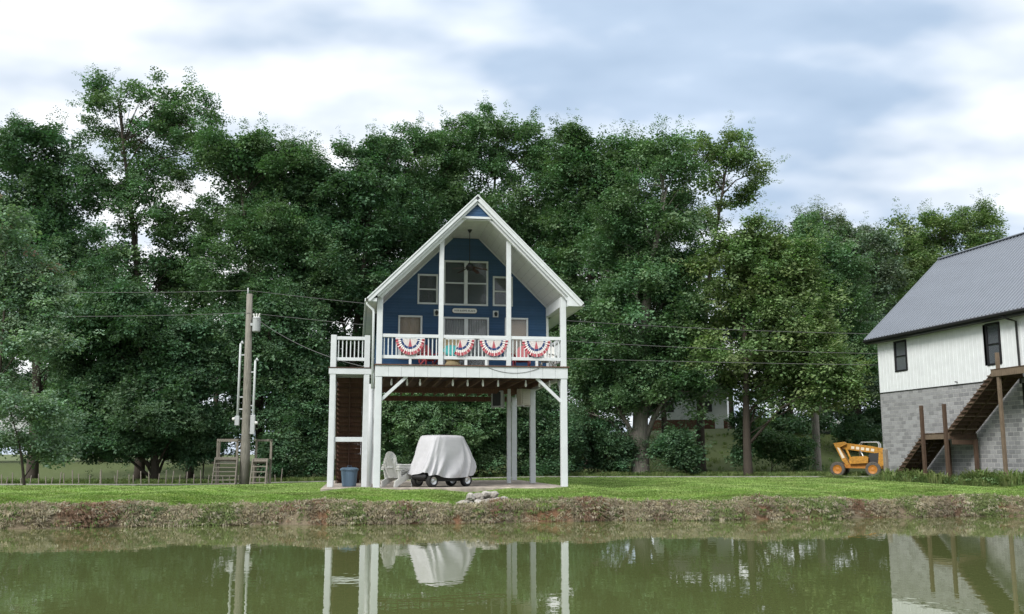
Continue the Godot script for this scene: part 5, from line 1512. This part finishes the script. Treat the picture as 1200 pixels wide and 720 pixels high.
func make_grass() -> void:
	var n := FastNoiseLite.new()
	n.seed = 9
	n.frequency = 0.12
	n.fractal_octaves = 3
	# mown lawn
	var buf := PackedFloat32Array()
	var mown := blade_tuft(4, 18, 2.2, 0.13, 0.15)
	for i in 170000:
		var u := rng.randf()
		var d := 29.0 * pow(66.0 / 29.0, u)
		var x := rng.randf_range(-0.58, 0.58) * d
		var t := d - shore(x)
		if t < 0.95 + 0.9 * n.get_noise_2d(x * 6, d * 6) or not open_ground(x, -d):
			continue
		var v := rng.randf_range(0.75, 1.25) * (1.0 + 0.45 * n.get_noise_2d(x * 2, d * 4))
		var dry := clampf(0.35 + 1.3 * n.get_noise_2d(x * 4 + 50, d * 5), 0, 1) * (0.35 + 0.5 * (1.0 - smooth(0.6, 2.2, t)))
		var c := Color(0.27, 0.40, 0.115).lerp(Color(0.40, 0.39, 0.19), dry) * v
		var h := rng.randf_range(0.045, 0.10) * (1.0 + 0.4 * (1.0 - smooth(0.4, 1.5, t)))
		var s := rng.randf_range(0.8, 1.3)
		push(buf, Basis(Vector3.UP, rng.randf() * TAU).scaled(Vector3(h * s, h, h * s)), Vector3(x, gy(x, -d) - 0.005, -d), c)
	var g := scatter(self, "lawn_grass", mown, M.grass_blade, buf)
	tag(g, "short mown grass of the lawn between pond and woods", "grass")
	# dead and living growth hanging over the bank
	buf = PackedFloat32Array()
	var hang := blade_tuft(7, 26, 0.8, 0.06, 0.7)
	for i in 26000:
		var x := rng.randf_range(-19, 22)
		var t := 0.02 + 1.0 * pow(rng.randf(), 1.2)
		var pick := n.get_noise_2d(x * 3.5, 4.0) + 0.4 * n.get_noise_2d(x * 17, t * 25)
		var bare := n.get_noise_2d(x * 2.6 + 90, 9.0)
		if t < 0.3 and bare > 0.12 and rng.randf() < 0.85:
			continue
		var c := Color(0.37, 0.32, 0.23)
		if pick > 0.3:
			c = Color(0.27, 0.175, 0.125)
		elif pick > 0.1:
			c = Color(0.26, 0.215, 0.16)
		elif pick < -0.25:
			c = Color(0.2, 0.24, 0.1)
		if rng.randf() < 0.14:
			c = Color(0.16, 0.24, 0.075)
		if rng.randf() < 0.15:
			c = Color(0.5, 0.45, 0.36)
		c = c * rng.randf_range(0.7, 1.25)
		var d := shore(x) + t
		var s := rng.randf_range(0.7, 1.25)
		var h := rng.randf_range(0.07, 0.17)
		var b := Basis(Vector3.RIGHT, rng.randf_range(0.2, 1.0)) * Basis(Vector3.UP, rng.randf() * TAU)
		push(buf, b.scaled_local(Vector3(h * s, h, h * s)), Vector3(x, gy(x, -d) - 0.01, -d), c)
	var bg := scatter(self, "bank_grass", hang, M.grass_blade, buf)
	tag(bg, "brown, tan and green matted growth hanging over the pond bank", "grass")
	# rank weeds along the wood edge and the block wall
	buf = PackedFloat32Array()
	var tall := blade_tuft(11, 26, 0.5, 0.035, 0.25)
	for i in 9000:
		var x := 0.0
		var d := 0.0
		var h := rng.randf_range(0.15, 0.5)
		if i < 2600:
			var bx0 := rng.randf_range(-3.5, 13)
			var q := barn_frame() * Vector3(bx0, 0, rng.randf_range(0.1, 2.6))
			x = q.x
			d = -q.z
			h = rng.randf_range(0.12, 0.6) * clampf(0.6 + 2.2 * n.get_noise_2d(x * 7, d * 7), 0.15, 1.7)
			if bx0 < 2.5:
				h *= 0.4
		else:
			x = rng.randf_range(-42, 36)
			d = 63.2 + absf(rng.randfn()) * 2.2 + 1.2 * n.get_noise_1d(x * 3)
			if i % 5 == 0:
				d = 58.4 + rng.randf_range(-0.5, 0.4)
				h *= 0.4
			if x > 6 and i % 3 == 0:
				d = rng.randf_range(64, 95)
		if not open_ground(x, -d):
			continue
		var c := Color(0.15, 0.24, 0.08).lerp(Color(0.26, 0.31, 0.13), rng.randf()) * rng.randf_range(0.7, 1.2)
		push(buf, Basis(Vector3.UP, rng.randf() * TAU).scaled(Vector3(h, h, h)), Vector3(x, gy(x, -d) - 0.02, -d), c)
	var wd := scatter(self, "weeds", tall, M.grass_blade, buf)
	tag(wd, "rank green weeds along the wood edge and the block wall", "weeds")
	# broad-leaved weeds against the wall and on the bank
	buf = PackedFloat32Array()
	var lf := leaf_spray(31, 26, 0.2)
	for i in 420:
		var q := barn_frame() * Vector3(rng.randf_range(2.0, 12), 0, rng.randf_range(0.3, 2.4))
		if i >= 300:
			q = Vector3(rng.randf_range(-10.9, -10.0), 0, 0)
			q.z = -(shore(q.x) + rng.randf_range(0.0, 0.4))
		if i >= 340:
			q = Vector3(rng.randf_range(-40, 36), 0, -rng.randf_range(62.5, 66))
		var s := rng.randf_range(0.3, 0.75) if i < 300 or i >= 340 else 0.25
		push(buf, Basis(Vector3.UP, rng.randf() * TAU).scaled(Vector3(s, s, s)), Vector3(q.x, gy(q.x, q.z) + 0.25 * s, q.z), Color(0.13, 0.21, 0.08) * rng.randf_range(0.7, 1.4))
	var w2 := scatter(self, "leafy_weeds", lf, M.leaf, buf)
	tag(w2, "low broad-leaved weeds in front of the block wall and on the bank", "weeds")
